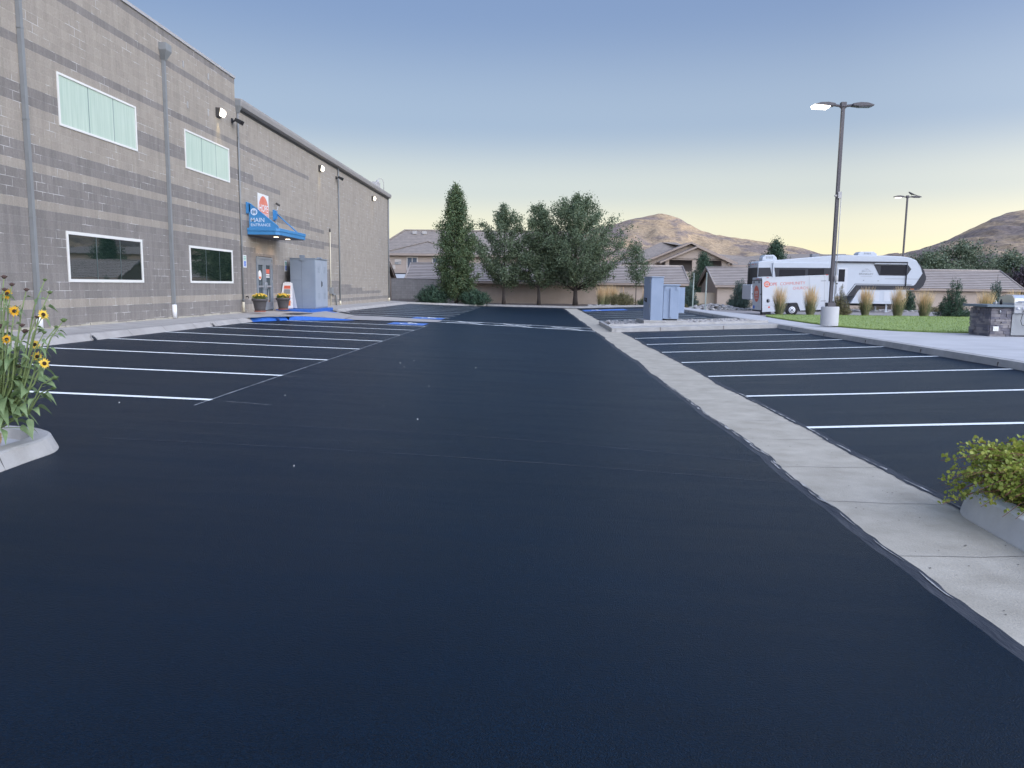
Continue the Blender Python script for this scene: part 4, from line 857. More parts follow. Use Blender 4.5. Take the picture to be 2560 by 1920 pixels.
m_=MB(); m_.box(-11.06,-10.80,34.2,34.3,1.72,1.76); m_.build('handle','white',t)
# ================================================================ FENCE, GARAGES, HOUSES
t=thing('block_fence','grey block fence wall between the building corner and the columnar tree','wall',(-10,68,.25))
m_=MB(); m_.box(-12.5,-6.5,68,68.2,.0,2.2); m_.build('wall','greyblock',t)
m_=MB(); m_.box(-12.52,-6.5,67.97,68.23,2.2,2.25); m_.build('cap','greyblockd',t)
m_=MB(); m_.box(-12.5,-6.5,67.985,67.999,.0,.45); m_.build('base_course','greyblockd',t)
def garage(name,lab,x0,x1,y0,y1,ze,zr,zb,wm='stucco',ends=(1,1)):
    t=thing(name,lab,'garage',((x0+x1)/2,y0,zb),'low tan garage rows behind the lot')
    ym=(y0+y1)/2; oh=.4; sl=(zr-ze)/(ym-(y0-oh))
    m_=MB(); zt=ze-.02; P=[(y0,zb),(y1,zb),(y1,zt),(ym,zr-.14),(y0,zt)]; m_.prism(P,'x',x0,x1); m_.build('wall',wm,t)
    m_=MB(); n=11
    for s in (-1,1):
        for i in range(n):
            d0=i/n; d1=(i+1)/n+.03; ye=ym+s*(ym-y0+oh); 
            ya=ye+(ym-ye)*d0; yb=ye+(ym-ye)*min(1,d1); za=ze+(zr-ze)*d0; zb2=ze+(zr-ze)*min(1,d1)
            rr=random.Random(i*7+int(x0)); k=int((x1-x0)/.9)
            xs=frange(x0-.35,x1+.35,(x1-x0+.7)/max(1,k)); vs=[]
            for x in xs: o=rr.uniform(-.006,.006); vs+=[(x,ya+s*.0,za-.01+o),(x,ya+s*.03,za+.068+o),(x,yb,zb2+.012)]
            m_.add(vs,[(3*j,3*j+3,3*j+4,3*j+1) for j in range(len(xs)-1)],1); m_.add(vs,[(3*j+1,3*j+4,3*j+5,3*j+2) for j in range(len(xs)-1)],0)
    for x in (x0-.36,x1+.36):
        for s in (-1,1):
            ye=ym+s*(ym-y0+oh); m_.path([(x,ye,ze+.06),(x,ym,zr+.07)],.075,6)
    m_.path([(x0-.37,ym,zr+.05),(x1+.37,ym,zr+.05)],.09,6); m_.build('roof',['tileflat','tilelip_shade'],t)
    m_=MB(); m_.box(x0-.33,x1+.33,y0-oh-.03,y0-oh+.0,ze-.17,ze+.01); m_.box(x0-.33,x1+.33,y1+oh,y1+oh+.03,ze-.17,ze+.01); m_.build('fascia','trim',t)
    for x,s in ((x0-.3,-1),(x1+.3,1)):
        m_=MB(); m_.add([(x,y0-oh,ze-.17),(x,y0-oh,ze+.03),(x,ym,zr+.02),(x,y1+oh,ze+.03),(x,y1+oh,ze-.17),(x,ym,zr-.18)]+[(x+s*.03,y0-oh,ze-.17),(x+s*.03,y0-oh,ze+.03),(x+s*.03,ym,zr+.02),(x+s*.03,y1+oh,ze+.03),(x+s*.03,y1+oh,ze-.17),(x+s*.03,ym,zr-.18)],[(0,1,2,5),(5,2,3,4),(6,11,8,7),(11,10,9,8),(0,6,7,1),(4,3,9,10),(0,5,11,6),(5,4,10,11)]); m_.build('rake_board','trim',t)
    m_=MB(); m_.box(x0,x1,y0-.012,y0-.001,zb,zb+.30); m_.build('base_course',wm,t)
    return t
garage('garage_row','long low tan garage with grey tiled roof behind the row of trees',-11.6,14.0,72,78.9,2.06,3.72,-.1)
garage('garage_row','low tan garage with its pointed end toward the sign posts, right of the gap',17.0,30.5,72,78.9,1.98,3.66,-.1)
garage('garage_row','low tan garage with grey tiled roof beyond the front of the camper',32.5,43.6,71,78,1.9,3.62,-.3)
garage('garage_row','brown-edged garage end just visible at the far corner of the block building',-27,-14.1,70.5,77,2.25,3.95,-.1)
t=thing('stucco_wall','low pale stucco wall closing the gap between two garages','wall',(15.5,73,.1)); m_=MB(); m_.box(14.01,17.6,73,73.2,-.1,1.25); m_.build('panel','stuccop',t); m_=MB(); m_.box(14.01,17.6,72.97,73.23,1.25,1.30); m_.build('cap','stuccop',t)
def roofpoly(mb,polys): 
    for p in polys: mb.add(p,[tuple(range(len(p)))])
def hwin(parent,x0,x1,z0,z1,y,mull=True):
    f=MB(); t_=.12; f.box(x0-t_,x1+t_,y-.07,y-.001,z1,z1+t_); f.box(x0-t_,x1+t_,y-.07,y-.001,z0-t_,z0); f.box(x0-t_,x0,y-.07,y-.001,z0,z1); f.box(x1,x1+t_,y-.07,y-.001,z0,z1)
    if mull: f.box((x0+x1)/2-.04,(x0+x1)/2+.04,y-.06,y-.02,z0,z1)
    fr=f.build('window','trimw',parent); g=MB(); g.quad((x0,y-.015,z0),(x1,y-.015,z0),(x1,y-.015,z1),(x0,y-.015,z1)); g.build('pane','winh',fr)
# house left: long ridge, projecting hip, number board
h=thing('house','two-storey stucco house with number 20 board and long grey tiled roof behind the trees','house',(-4,92,0),'stucco houses behind the garages')
Y=88
m_=MB(); m_.box(-17.0,6.5,Y+1.5,Y+14,-.1,5.2); m_.box(-16.4,-8.4,Y,Y+1.499,-.1,5.14); m_.build('wall','stuccoh',h)
m_=MB(); ze=5.3; zr=8.25
Yr=Y+7.75
roofpoly(m_,[[(-19,Y+.9,ze-.15),(8.6,Y+.9,ze-.15),(5.0,Yr,zr),(-15.9,Yr,zr)],[(8.6,Y+.9,ze-.15),(8.6,Y+14.8,ze-.15),(5.0,Yr,zr)],[(8.6,Y+14.8,ze-.15),(-19,Y+14.8,ze-.15),(-15.9,Yr,zr),(5,Yr,zr)],[(-19,Y+14.8,ze-.15),(-19,Y+.9,ze-.15),(-15.9,Yr,zr)]])
roofpoly(m_,[[(-17.1,Y-.5,ze-.13),(-12.55,Y+4.2,6.72),(-8.0,Y-.5,ze-.13)],[(-17.1,Y-.5,ze-.13),(-17.1,Y+5,ze-.1),(-12.55,Y+7,6.85),(-12.55,Y+4.2,6.72)],[(-8,Y-.5,ze-.13),(-12.55,Y+4.2,6.72),(-12.55,Y+7,6.85),(-8,Y+5,ze-.1)]])
m_.path([(-19,Y+.9,ze-.1),(-15.9,Yr,zr+.06),(5,Yr,zr+.06),(8.6,Y+.9,ze-.1)],.12,5); m_.path([(-17.1,Y-.5,ze-.09),(-12.55,Y+4.2,6.78),(-8,Y-.5,ze-.09)],.09,5)
rf=m_.build('roof','tileh',h)
m_=MB(); m_.box(-20.5,-15.2,Y+3.0,Y+12,5.0,5.2); roofpoly(m_,[[(-21,Y+2.6,5.15),(-15.5,Y+2.6,5.15),(-15.5,Y+7,6.75),(-21,Y+7,6.75)]]); m_.build('side_roof','tileh',h)
m_=MB(); m_.box(-17.1,-8.0,Y-.52,Y-.48,ze-.36,ze-.12); m_.box(-8.0,8.6,Y+.86,Y+.9,ze-.36,ze-.14); m_.box(-19,-17.1,Y+.86,Y+.9,ze-.36,ze-.14); m_.build('fascia','trim',h)
hwin(h,-14.3,-13.25,3.4,4.72,Y); hwin(h,-11.4,-10.3,3.4,4.72,Y); hwin(h,-5.5,-4.2,3.4,4.7,Y+1.5); hwin(h,-1,.4,3.4,4.7,Y+1.5); hwin(h,3.4,4.8,3.4,4.7,Y+1.5)
for xx in (-14.5,-13.3): m_=MB(); m_.box(xx-.25,xx+.25,Yr-1.2,Yr-.8,zr-.45,zr-.1); m_.build('roof_vent','flash',rf)
m_=MB(); m_.box(-15.8,-13.9,Y-.12,Y-.05,.9,2.98); m_.box(-15.72,-13.98,Y-.16,Y-.13,.9,2.86,1); m_.build('garage_door',['black','rv'],h)
m_=MB(); m_.box(-15.98,-15.72,Y-.1,Y-.001,3.42,3.85); m_.build('wall_lamp','trimw',h)
t=thing('number_board','small white and teal board reading 20 on the house wall','sign',(-15.4,Y-.05,4.2))
m_=MB(); m_.box(-15.76,-15.03,Y-.05,Y-.002,3.95,4.54); m_.build('plate','trimw',t)
m_=MB(); m_.quad((-15.76,Y-.054,3.95),(-15.03,Y-.054,3.95),(-15.03,Y-.054,4.30),(-15.76,Y-.054,4.20)); m_.build('band','spout',t)
m_=MB(); text_mb(m_,'20',.30,(-15.07,Y-.058,3.99),(1,0,0),(0,0,1),bold=.02,align='RIGHT'); m_.build('lettering','trimw',t)
# house right: nested gables with porch openings
h=thing('house','stucco house with two nested gables and dark balcony openings below the hill','house',(21.5,105,0),'stucco houses behind the garages')
Y=105
def gable(mb,xl,zl,xp,zp,xr,zr_,y0,y1,th=.28):
    mb.add([(xl,y0,zl),(xp,y0,zp),(xp,y1,zp),(xl,y1,zl)],[(0,1,2,3)]); mb.add([(xp,y0,zp),(xr,y0,zr_),(xr,y1,zr_),(xp,y1,zp)],[(0,1,2,3)])
m_=MB(); m_.prism([(15.9,-.1),(27.1,-.1),(27.1,5.35),(21.5,7.6),(15.9,5.35)],'y',Y+3.0,Y+14); m_.build('wall','stuccoh',h)
m_=MB(); m_.prism([(18.9,5.52),(17.4,5.3),(21.9,7.02),(26.2,5.3),(24.9,5.52)],'y',Y+.3,Y+.6); 
for xa,xb in ((17.75,18.25),(21.35,22.35),(25.3,25.95)): m_.box(xa,xb,Y+.3,Y+.8,-.1,5.45)
m_.box(18.25,25.3,Y+.3,Y+.6,5.42,5.6); m_.build('porch_front','stuccoh',h)
m_=MB(); m_.box(17.8,25.9,Y+2.7,Y+2.98,2.5,5.45); m_.build('porch_wall','recess',h)
m_=MB(); m_.box(18.26,21.34,Y+.42,Y+.52,2.9,3.9); m_.box(22.36,25.29,Y+.42,Y+.52,2.9,3.9); m_.build('balcony_rail','stuccoh',h)
m_=MB(); gable(m_,15.0,5.22,21.5,7.95,27.9,5.2,Y+2.2,Y+14.5); gable(m_,16.9,5.12,21.9,7.28,26.7,5.12,Y-.3,Y+3.5)
roofpoly(m_,[[(12.0,Y+3.6,5.1),(21,Y+3.6,5.1),(21,Y+11,8.35),(18.8,Y+11,8.35)],[(12,Y+3.6,5.1),(18.8,Y+11,8.35),(12,Y+15,5.1)],[(18.8,Y+11,8.35),(21,Y+11,8.35),(24,Y+7,6.9),(24,Y+3,6.9)]])
roofpoly(m_,[[(23,Y+4.2,4.9),(33.2,Y+4.2,4.9),(30.4,Y+8,6.3),(22.5,Y+8,6.9)],[(33.2,Y+4.2,4.9),(33.2,Y+13,4.9),(30.4,Y+8,6.3)]])
m_.build('roof','tileh',h)
for (pts) in ([(15.0,5.22),(21.5,7.95),(27.9,5.2)],):
    m_=MB(); m_.add([(p[0],Y+2.18,p[1]+.02) for p in pts]+[(p[0],Y+2.18,p[1]-.24) for p in pts],[(0,1,4,3),(1,2,5,4)]); m_.build('rake_board','trim',h)
m_=MB(); pts=[(16.9,5.12),(21.9,7.28),(26.7,5.12)]; m_.add([(p[0],Y-.32,p[1]+.02) for p in pts]+[(p[0],Y-.32,p[1]-.22) for p in pts],[(0,1,4,3),(1,2,5,4)]); m_.build('rake_board','trim',h)
m_=MB(); m_.box(27.101,32.4,Y+4.8,Y+13,-.1,4.85); m_.box(12.8,15.899,Y+4.4,Y+13,-.1,5.0); m_.build('side_wall','stuccoh',h)
m_=MB(); m_.box(23,33.2,Y+4.15,Y+4.2,4.7,4.92); m_.build('fascia','trim',h)
hwin(h,27.5,29.2,3.6,4.5,Y+4.8); hwin(h,18.95,20.3,3.0,4.45,Y+2.7,False); hwin(h,23.2,24.3,3.2,4.4,Y+2.7,False)
m_=MB(); m_.path([(26.3,Y-.25,5.1),(26.0,Y+.25,4.9),(26.0,Y+.25,.2)],.06,6); m_.build('downspout','trimw',h)
# roofs far behind the camper
h=thing('house','dark low roof just showing over the roof of the camper','house',(40,125,0),'stucco houses behind the garages')
m_=MB(); m_.box(30,58,120,132,-.1,6.1); m_.build('wall','stuccoh',h); m_=MB(); roofpoly(m_,[[(28,119,5.9),(60,119,5.9),(50,126,7.3),(38,126,7.3)],[(28,133,5.9),(28,119,5.9),(38,126,7.3)],[(60,119,5.9),(60,133,5.9),(50,126,7.3)],[(60,133,5.9),(28,133,5.9),(38,126,7.3),(50,126,7.3)]]); m_.build('roof','tileh',h)
# ================================================================ VEGETATION
def tree(name,lab,cat,x,y,z,H,th,prof,nl,up,leaf,nleaf,tr,seed,lm,group=None,sig=.16,start=.22,sub=5,twigs=1,asp=.6,trunkname='trunk',crown='crown',droop=0,lean=(0,0),tipsig=.6,mid=None,upz=.3):
    rs=np.random.RandomState(seed); rr=random.Random(seed)
    t=thing(name,lab,cat,(x,y,z),group)
    W_=MB(); ph=rr.uniform(0,6)
    def tk(s): return Vector((x+lean[0]*s*H+.012*H*math.sin(3*s+ph)*s,y+lean[1]*s*H+.012*H*math.cos(2.3*s+ph)*s,z+s*H*.95))
    pts=[tk(s) for s in frange(0,1,.08)]; W_.path(pts,[tr*(1.25 if i==0 else 1)*(1-.92*(i/(len(pts)-1))**.8) for i in range(len(pts))],8)
    C=[];wt=[]
    def leafpath(P,n,sg,s0):
        for _ in range(n):
            s=s0+(1-s0)*rr.random()**.8; i=s*(len(P)-1); k=min(int(i),len(P)-2); p=P[k].lerp(P[k+1],i-k)
            C.append((p,sg*(1-(1-tipsig)*s)))
    up0=up
    for i in range(nl):
        s=(i+.5)/nl; hs=th/H+(1-th/H)*s**1.05*.93; up=up0*(.25+1.05*hs); az=i*2.39996+rr.uniform(-.35,.35); R=prof(hs)*rr.uniform(.72,1.12)
        p0=tk(max(.02,hs-up*R/H*.75)); d=Vector((math.cos(az),math.sin(az),0))
        P=[p0+d*(R*q)+Vector((0,0,1))*(up*R*(q**1.25)-droop*R*q*q)+Vector((rr.uniform(-1,1),rr.uniform(-1,1),rr.uniform(-.6,.6)))*R*.05*q for q in (0,.25,.5,.75,1)]
        W_.path(P,[max(.008,tr*.42*(1-hs)*w_+.008) for w_ in (1,.75,.5,.3,.12)],5)
        n=max(4,int(nleaf/nl*.55*(R/max(.1,prof(.45)))**.8)); leafpath(P,n,sig,start)
        for k in range(sub):
            q=rr.uniform(.25,.95); b=P[0].lerp(P[-1],q) if False else P[min(3,int(q*4))].lerp(P[min(3,int(q*4))+1],q*4-min(3,int(q*4)))
            dd=(d*rr.uniform(.2,1)+Vector((rr.uniform(-1,1),rr.uniform(-1,1),rr.uniform(-.2,.9)+up*.3))).normalized(); l2=R*rr.uniform(.22,.45)
            P2=[b+dd*(l2*u)+Vector((0,0,.12*l2*u*u)) for u in (0,.5,1)]; 
            if twigs: W_.path(P2,[.014,.010,.005],4,cap=False)
            leafpath(P2,max(2,int(nleaf/nl*.45/sub)),sig*.85,.1)
    P=[tk(s) for s in frange(.8,1,.05)]; leafpath(P,int(nleaf*.03)+6,sig*.8,0)
    W_.build(trunkname,'bark',t)
    n=len(C); cc=np.array([c[0] for c in C]); sg=np.array([c[1] for c in C])
    # leaf sprays: each centre carries several leaves
    m=7; cen=cc+rs.normal(0,1,(n,3))*sg[:,None]; L_=np.repeat(cen,m,0)+rs.normal(0,1,(n*m,3))*(leaf*1.15)
    if mid is not None:
        k=rs.uniform(0,1,len(L_))<mid[1]; mb=MB(); mb.raw(*quads_at(L_[~k],leaf,rs,upz,asp),0); mb.raw(*quads_at(L_[k],leaf,rs,upz,asp),1); mb.build(crown,[lm,mid[0]],t)
    else:
        mb=MB(); mb.raw(*quads_at(L_,leaf,rs,upz,asp)); mb.build(crown,lm,t)
    return t
def lerp_prof(pts): 
    xs=[p[0] for p in pts]; ys=[p[1] for p in pts]; return lambda s: float(np.interp(s,xs,ys))
tree('columnar_tree','tall dense columnar green tree between two dark junipers','tree',-6.3,63.4,.12,10.1,.7,lerp_prof([(0,.95),(.1,1.35),(.25,1.7),(.45,1.7),(.6,1.42),(.75,1.0),(.88,.55),(1,.2)]),74,1.5,.13,7200,.13,11,'leafc',sig=.15,sub=6,mid=('leafc2',.12))
ash=lerp_prof([(.2,.7),(.32,1.9),(.5,2.2),(.65,1.9),(.8,1.2),(1,.35)])
tree('ash_tree','dark green tree with bare forked top left of the row, next to the columnar tree','tree',-2.5,66,.12,8.7,2.1,lerp_prof([(.2,1.0),(.32,2.3),(.5,2.9),(.65,2.5),(.8,1.3),(1,.25)]),24,1.2,.14,3600,.15,21,'leaf','trees in front of the long garage',sig=.17,sub=5,tipsig=.5)
tree('ash_tree','dark green tree with a single pointed top in the middle of the row','tree',.5,66,.12,8.8,2.0,lerp_prof([(.2,1.1),(.32,2.1),(.5,2.5),(.65,2.1),(.8,1.25),(1,.3)]),26,1.15,.14,3900,.15,37,'leaf','trees in front of the long garage',sig=.17,sub=5,tipsig=.5)
tree('ash_tree','largest and widest tree of the row with thick leafy trunk','tree',3.6,66,.12,9.6,2.3,lerp_prof([(.2,1.6),(.28,3.6),(.42,4.3),(.6,3.7),(.75,2.7),(.88,1.7),(1,.5)]),54,.95,.15,8200,.20,33,'leaf','trees in front of the long garage',sig=.20,sub=7,tipsig=.5)
tree('young_tree','thin young pale green tree on stakes right of the large tree','tree',8.5,64.3,.13,5.5,2.3,lerp_prof([(.35,.3),(.5,.9),(.7,1.0),(.85,.7),(1,.25)]),18,1.1,.12,620,.045,44,'leafl',sig=.22,sub=4)
for x,lx,lab in ((7.55,.25,'leaning wooden stake left of the thin young tree'),(9.55,.45,'leaning wooden stake right of the thin young tree')):
    m_=MB(); m_.path([(x,63.2,.1),(x+lx*(-1 if x<8 else 1),63.2,1.75)],.04,6); tag(m_.build('tree_stake','stemd',loc=(x,63.2,.1)),lab,'stake')
def shrub(name,lab,cat,x,y,z,H,R,n,leaf,seed,lm,group=None,spiky=0,upr=1.0,shape=None,asp=.4,sig=.05,plume=None):
    rs=np.random.RandomState(seed); rr=random.Random(seed); t=thing(name,lab,cat,(x,y,z),group); W_=MB(); C=[]
    for i in range(n):
        az=rr.uniform(0,2*PI); q=rr.random()**.7; hh=H*(shape(q) if shape else (1-.55*q*q))*rr.uniform(.75,1.05)
        e=Vector((x+math.cos(az)*R*q,y+math.sin(az)*R*q,z+hh)); b=Vector((x+math.cos(az)*R*.18*q,y+math.sin(az)*R*.18*q,z)); 
        c=b.lerp(e,.5)+Vector((math.cos(az),math.sin(az),0))*R*.12*q*upr; P=[b,c,e]
        if i%3==0: W_.path(P,[.022,.014,.006],4,cap=False)
        for _ in range(14):
            s=rr.uniform(.12,1); p=b.lerp(c,s*2) if s<.5 else c.lerp(e,s*2-1); C.append((p.x,p.y,p.z,sig*(1.25-s*.8)))
    W_.build('stems','bark',t); C=np.array(C); k=5
    L_=np.repeat(C[:,:3],k,0)+rs.normal(0,1,(len(C)*k,3))*np.repeat(C[:,3],k)[:,None]*np.array([1,1,1.4]); L_[:,2]=np.maximum(L_[:,2],z+.02)
    mb=MB(); mb.raw(*quads_at(L_,leaf,rs,1.2,asp)); mb.build('foliage',lm,t); return t
dome=lambda q:math.sqrt(max(0,1-q*q))*.9+.1
shrub('juniper','spreading dark juniper left of the columnar tree','shrub',-8.2,63,.12,1.55,1.55,150,.13,1,'junip','dark junipers under the columnar tree',shape=dome,sig=.12)
shrub('juniper','spreading dark juniper right of the columnar tree','shrub',-4.75,62.9,.12,1.25,1.5,140,.13,2,'junip','dark junipers under the columnar tree',shape=dome,sig=.12)
cone=lambda q:(1-q)**.8+.06
shrub('conical_juniper','broad conical dark green juniper on the lawn edge left of the stone grill counter','shrub',21.6,40.3,.34,2.35,.95,190,.08,3,'junip',shape=lambda q:max(.12,(1-q)*1.0+.02),sig=.07,asp=.3)
shrub('narrow_juniper','narrow brownish green juniper just right of the near light pole base','shrub',15.9,40.4,.34,1.9,.62,110,.06,4,'olive',shape=lambda q:max(.2,(1-q)),sig=.06,asp=.3)
shrub('blue_spruce','rounded blue-green spruce shrub at the rear of the camper','shrub',16.2,61,.1,2.35,1.05,190,.10,5,'blued',shape=lambda q:max(.25,(1-q*q)),sig=.10,asp=.35)
shrub('blue_spruce','tall blue-green shrub behind the left sign post','shrub',12.6,62.5,.1,2.0,.75,140,.10,6,'blued',shape=lambda q:max(.3,1-q*q),sig=.09,asp=.35)
shrub('blue_spruce','feathery blue-green spruce behind the stone grill counter','shrub',25.3,43,.3,2.45,.85,170,.09,7,'blued',shape=lambda q:max(.2,1-q),sig=.08,asp=.3)
shrub('dark_shrub','dark evergreen shrub beneath the front end of the camper','shrub',29.3,61.5,.1,1.7,.75,120,.11,8,'junip',shape=dome,sig=.10)
shrub('dry_shrub','loose green and rust bush beside the tan feather grass in the far bed','shrub',7.2,62.6,.12,1.15,1.25,120,.09,9,'olive',shape=dome,sig=.10)
shrub('green_shrub','low green bush between the young tree and its stake','shrub',9.3,64.2,.12,.8,.8,60,.09,10,'leafl',shape=dome,sig=.08)
for i,(x,w_,lab) in enumerate(((11.6,.5,'small dry weed clump at the foot of the left sign post'),(13.2,.7,'low dry weeds left of the rock heap'),(22.3,1.2,'low green weeds along the back of the lot under the camper'),(26,1.1,'low weeds behind the camper landing leg'),(31.5,1.1,'low weeds against the garage wall past the camper'),(19.6,.6,'small weed tuft behind the trailer tongue'))):
    shrub('weed_clump',lab,'weeds',x,60.3+i*.2,.1,.42,w_,30,.07,30+i,'olive','weed clumps along the back of the gravel lot',shape=dome,sig=.08)
# conifers and broadleaf trees behind the garages
tree('pine_tree','dark pine rising between the two garages in front of the gabled house','tree',18.0,83,0,5.6,.5,lerp_prof([(0,1.9),(.3,1.8),(.6,1.1),(.85,.45),(1,.1)]),46,.35,.16,2600,.14,51,'junip',sig=.26,sub=4,asp=.35)
tree('pine_tree','dark pine showing above the rear roof of the camper','tree',27.6,90,0,7.6,1.0,lerp_prof([(0,2.2),(.4,2.1),(.7,1.2),(.9,.5),(1,.12)]),50,.5,.2,2600,.16,52,'junip',sig=.3,sub=4,asp=.4)
for i,(x,y,H,R,lm,lab) in enumerate(((46,92,6.2,3.6,'leafd','dark green tree nearest the camper front in the group beyond the garage'),(51.5,95,7.9,4.6,'leafd','tallest dark green tree above the far garage roof'),(58,96,6.6,3.8,'leafd','dark green tree above the steel grill hood'),(56,88,4.6,2.6,'purple','dark purple-leaved tree behind the grill'),(64,92,6,4,'leafd','dark green tree at the right edge of the picture'))):
    tree('broadleaf_tree',lab,'tree',x,y,-.1,H,1.2,lerp_prof([(.1,R*.7),(.35,R),(.65,R*.85),(.85,R*.55),(1,R*.2)]),34,.55,.26,1900,.2,60+i,lm,'trees beyond the far garages',sig=.5,sub=5,twigs=0)
for i,(x,y,H,R,lab) in enumerate(((24,86,4.4,1.8,'low dark tree filling the gap behind the left sign post'),(15.2,80,3.2,1.4,'low dark shrub-like tree behind the pale stucco wall'))):
    tree('broadleaf_tree',lab,'tree',x,y,-.1,H,.6,lerp_prof([(.1,R*.8),(.4,R),(.8,R*.6),(1,R*.2)]),22,.5,.18,900,.1,80+i,'leafd','trees beyond the far garages',sig=.3,sub=4,twigs=0)
# trees that only the windows see
# feather reed grass -----------------------------------------------------
def reed(name,lab,x,y,z,H,seed,group,R=.28,nb=420,npl=170):
    rs=np.random.RandomState(seed); t=thing(name,lab,'ornamental grass',(x,y,z),group)
    def bl(n,h0,h1,spread,w,z0f):
        a_=rs.uniform(0,2*PI,n); r=rs.uniform(0,1,n)**.6; h=rs.uniform(h0,h1,n); bx=x+np.cos(a_)*r*R*.55; by=y+np.sin(a_)*r*R*.55; V=np.zeros((n,6,3)); 
        jx=rs.normal(0,.035,n); jy=rs.normal(0,.035,n)
        for k,s in enumerate((z0f,(1+z0f)/2,1)):
            px=bx+np.cos(a_)*r*spread*s**1.7+jx*s; py=by+np.sin(a_)*r*spread*s**1.7+jy*s; ww=w*(1.0,.9,.15)[k]; t_=a_+1.2
            V[:,2*k]=np.c_[px-np.cos(t_)*ww,py-np.sin(t_)*ww,z+h*s]; V[:,2*k+1]=np.c_[px+np.cos(t_)*ww,py+np.sin(t_)*ww,z+h*s]
        F_=np.concatenate([np.arange(n)[:,None]*6+np.array([0,1,3,2]),np.arange(n)[:,None]*6+np.array([2,3,5,4])]); return V.reshape(-1,3),F_
    m_=MB(); m_.raw(*bl(nb,.30*H,.72*H,.30,.008,0)); m_.build('blades','grassg',t)
    m_=MB(); m_.raw(*bl(npl,.66*H,1.08*H,.34,.009,.62)); m_.raw(*bl(int(npl*.8),.60*H,1.0*H,.30,.005,.28)); m_.build('plumes','plume',t)
    return t
G='feather reed grass clumps along the back of the lawn'
reed('feather_grass','feather grass clump in front of the trailer, left of its wheel',12.75,40.3,.33,1.52,1,G)
reed('feather_grass','feather grass clump in front of the trailer side door, right of its wheel',14.3,40.2,.33,1.55,2,G)
reed('feather_grass','feather grass clump in front of the camper storage box, right of the brown juniper',17.15,40.3,.34,1.52,3,G)
reed('feather_grass','leaning feather grass clump before the camper landing gear',18.75,40.2,.34,1.52,4,G,R=.32)
reed('feather_grass','wide feather grass clump left of the conical juniper',20.1,40.2,.34,1.45,5,G,R=.36)
reed('feather_grass','feather grass clump between the conical juniper and the stone counter',23.1,40.1,.34,1.42,6,G,R=.34)
reed('feather_grass','feather grass clump showing only its plumes above the steel grill hood',24.6,40.1,.34,1.45,7,G,R=.34)
G='feather reed grass clumps in the far planting bed'
reed('feather_grass','leftmost tan feather grass clump in the far bed under the large tree',5.5,62.6,.12,1.65,8,G,R=.4); reed('feather_grass','middle tan feather grass clump in the far bed under the large tree',6.0,63.0,.12,1.72,9,G,R=.4); reed('feather_grass','right tan feather grass clump next to the rusty bush in the far bed',6.6,63.2,.12,1.72,10,G,R=.4)
reed('feather_grass','tan feather grass clump half hidden by the blue-grey utility box',9.2,62.9,.12,1.55,11,G,R=.38)
# ================================================================ CAMPER (fifth wheel)
cp=thing('camper','long white fifth-wheel camper with black stripes parked on the gravel behind the trailer','camper',(21.5,56.2,.16))
Y0,Y1=55.,57.45
body=[(15.74,.9),(21.2,.9),(21.25,1.27),(22.1,1.27),(22.75,1.75),(26.2,1.74),(27.01,1.76),(27.29,2.05),(27.45,2.47),(27.44,2.70),(27.28,3.12),(27.01,3.51),(26.67,3.82),(26.28,3.98),(25.7,4.08),(24.5,4.12),(21.9,4.12),(20.7,4.07),(18.7,3.89),(17.5,3.77),(15.95,3.66),(15.74,3.55)]
m_=MB(); m_.prism(body[::-1],'y',Y0,Y1); m_.build('body','rv',cp,bevel=.05)
m_=MB(); m_.prism([(22.84,1.74),(22.42,.93),(22.31,.78),(25.3,.76),(26.15,1.2),(26.15,1.74)][::-1],'y',Y0+.02,Y1-.02); sb=m_.build('storage_box','rv',cp,bevel=.02)
for a_,b2 in ((22.95,23.75),(23.85,24.3),(24.62,25.06)):
    m_=MB(); m_.box(a_,b2,Y0+.006,Y0+.019,.95,1.62); m_.build('hatch','trailer',sb,bevel=.004)
def side(name,pts,mt,d=.012,par=cp): 
    m_=MB(); m_.prism(pts[::-1],'y',Y0-d,Y0-.001); return m_.build(name,mt,par)
side('stripe',[(22.05,1.29),(22.52,1.29),(22.88,1.76),(27.0,1.78),(27.27,2.05),(27.43,2.48),(27.42,2.68),(27.26,3.11),(27.0,3.50),(26.68,3.80),(27.0,3.35),(27.16,2.91),(26.72,2.16),(26.6,2.07),(22.62,2.06)],'rvblack')
side('stripe',[(21.95,1.29),(22.0,1.29),(22.56,2.11),(26.45,2.11),(26.47,2.14),(22.54,2.15)],'rvblack',.010)
side('stripe',[(24.6,2.515),(26.9,2.515),(26.9,2.535),(24.6,2.535)],'rvgrey',.010)
side('window',[(23.76,3.49),(26.12,3.50),(26.36,3.20),(26.08,2.75),(24.17,2.75)],'rvblack',.014)
side('pane',[(24.25,3.42),(25.95,3.42),(25.95,2.80),(24.25,2.80)],'rvglass',.018)
side('window',[(15.78,3.18),(16.60,3.2),(16.75,2.60),(15.78,2.55)],'rvblack',.012)
so=MB(); so.prism([(16.75,1.05),(20.9,1.05),(20.9,3.56),(16.75,3.56)][::-1],'y',Y0-.12,Y0-.001); so=so.build('slide_out','rv',cp,bevel=.02)
m_=MB(); m_.prism([(16.85,3.20),(20.75,3.22),(20.75,2.3),(17.0,2.3)][::-1],'y',Y0-.135,Y0-.121); m_.build('window','rvblack',so)
m_=MB(); m_.prism([(17.2,3.08),(19.0,3.08),(19.0,2.5),(17.2,2.5)][::-1],'y',Y0-.14,Y0-.136); m_.prism([(19.2,3.12),(20.3,3.14),(20.3,2.5),(19.2,2.5)][::-1],'y',Y0-.14,Y0-.136); m_.build('pane','rvglass',so)
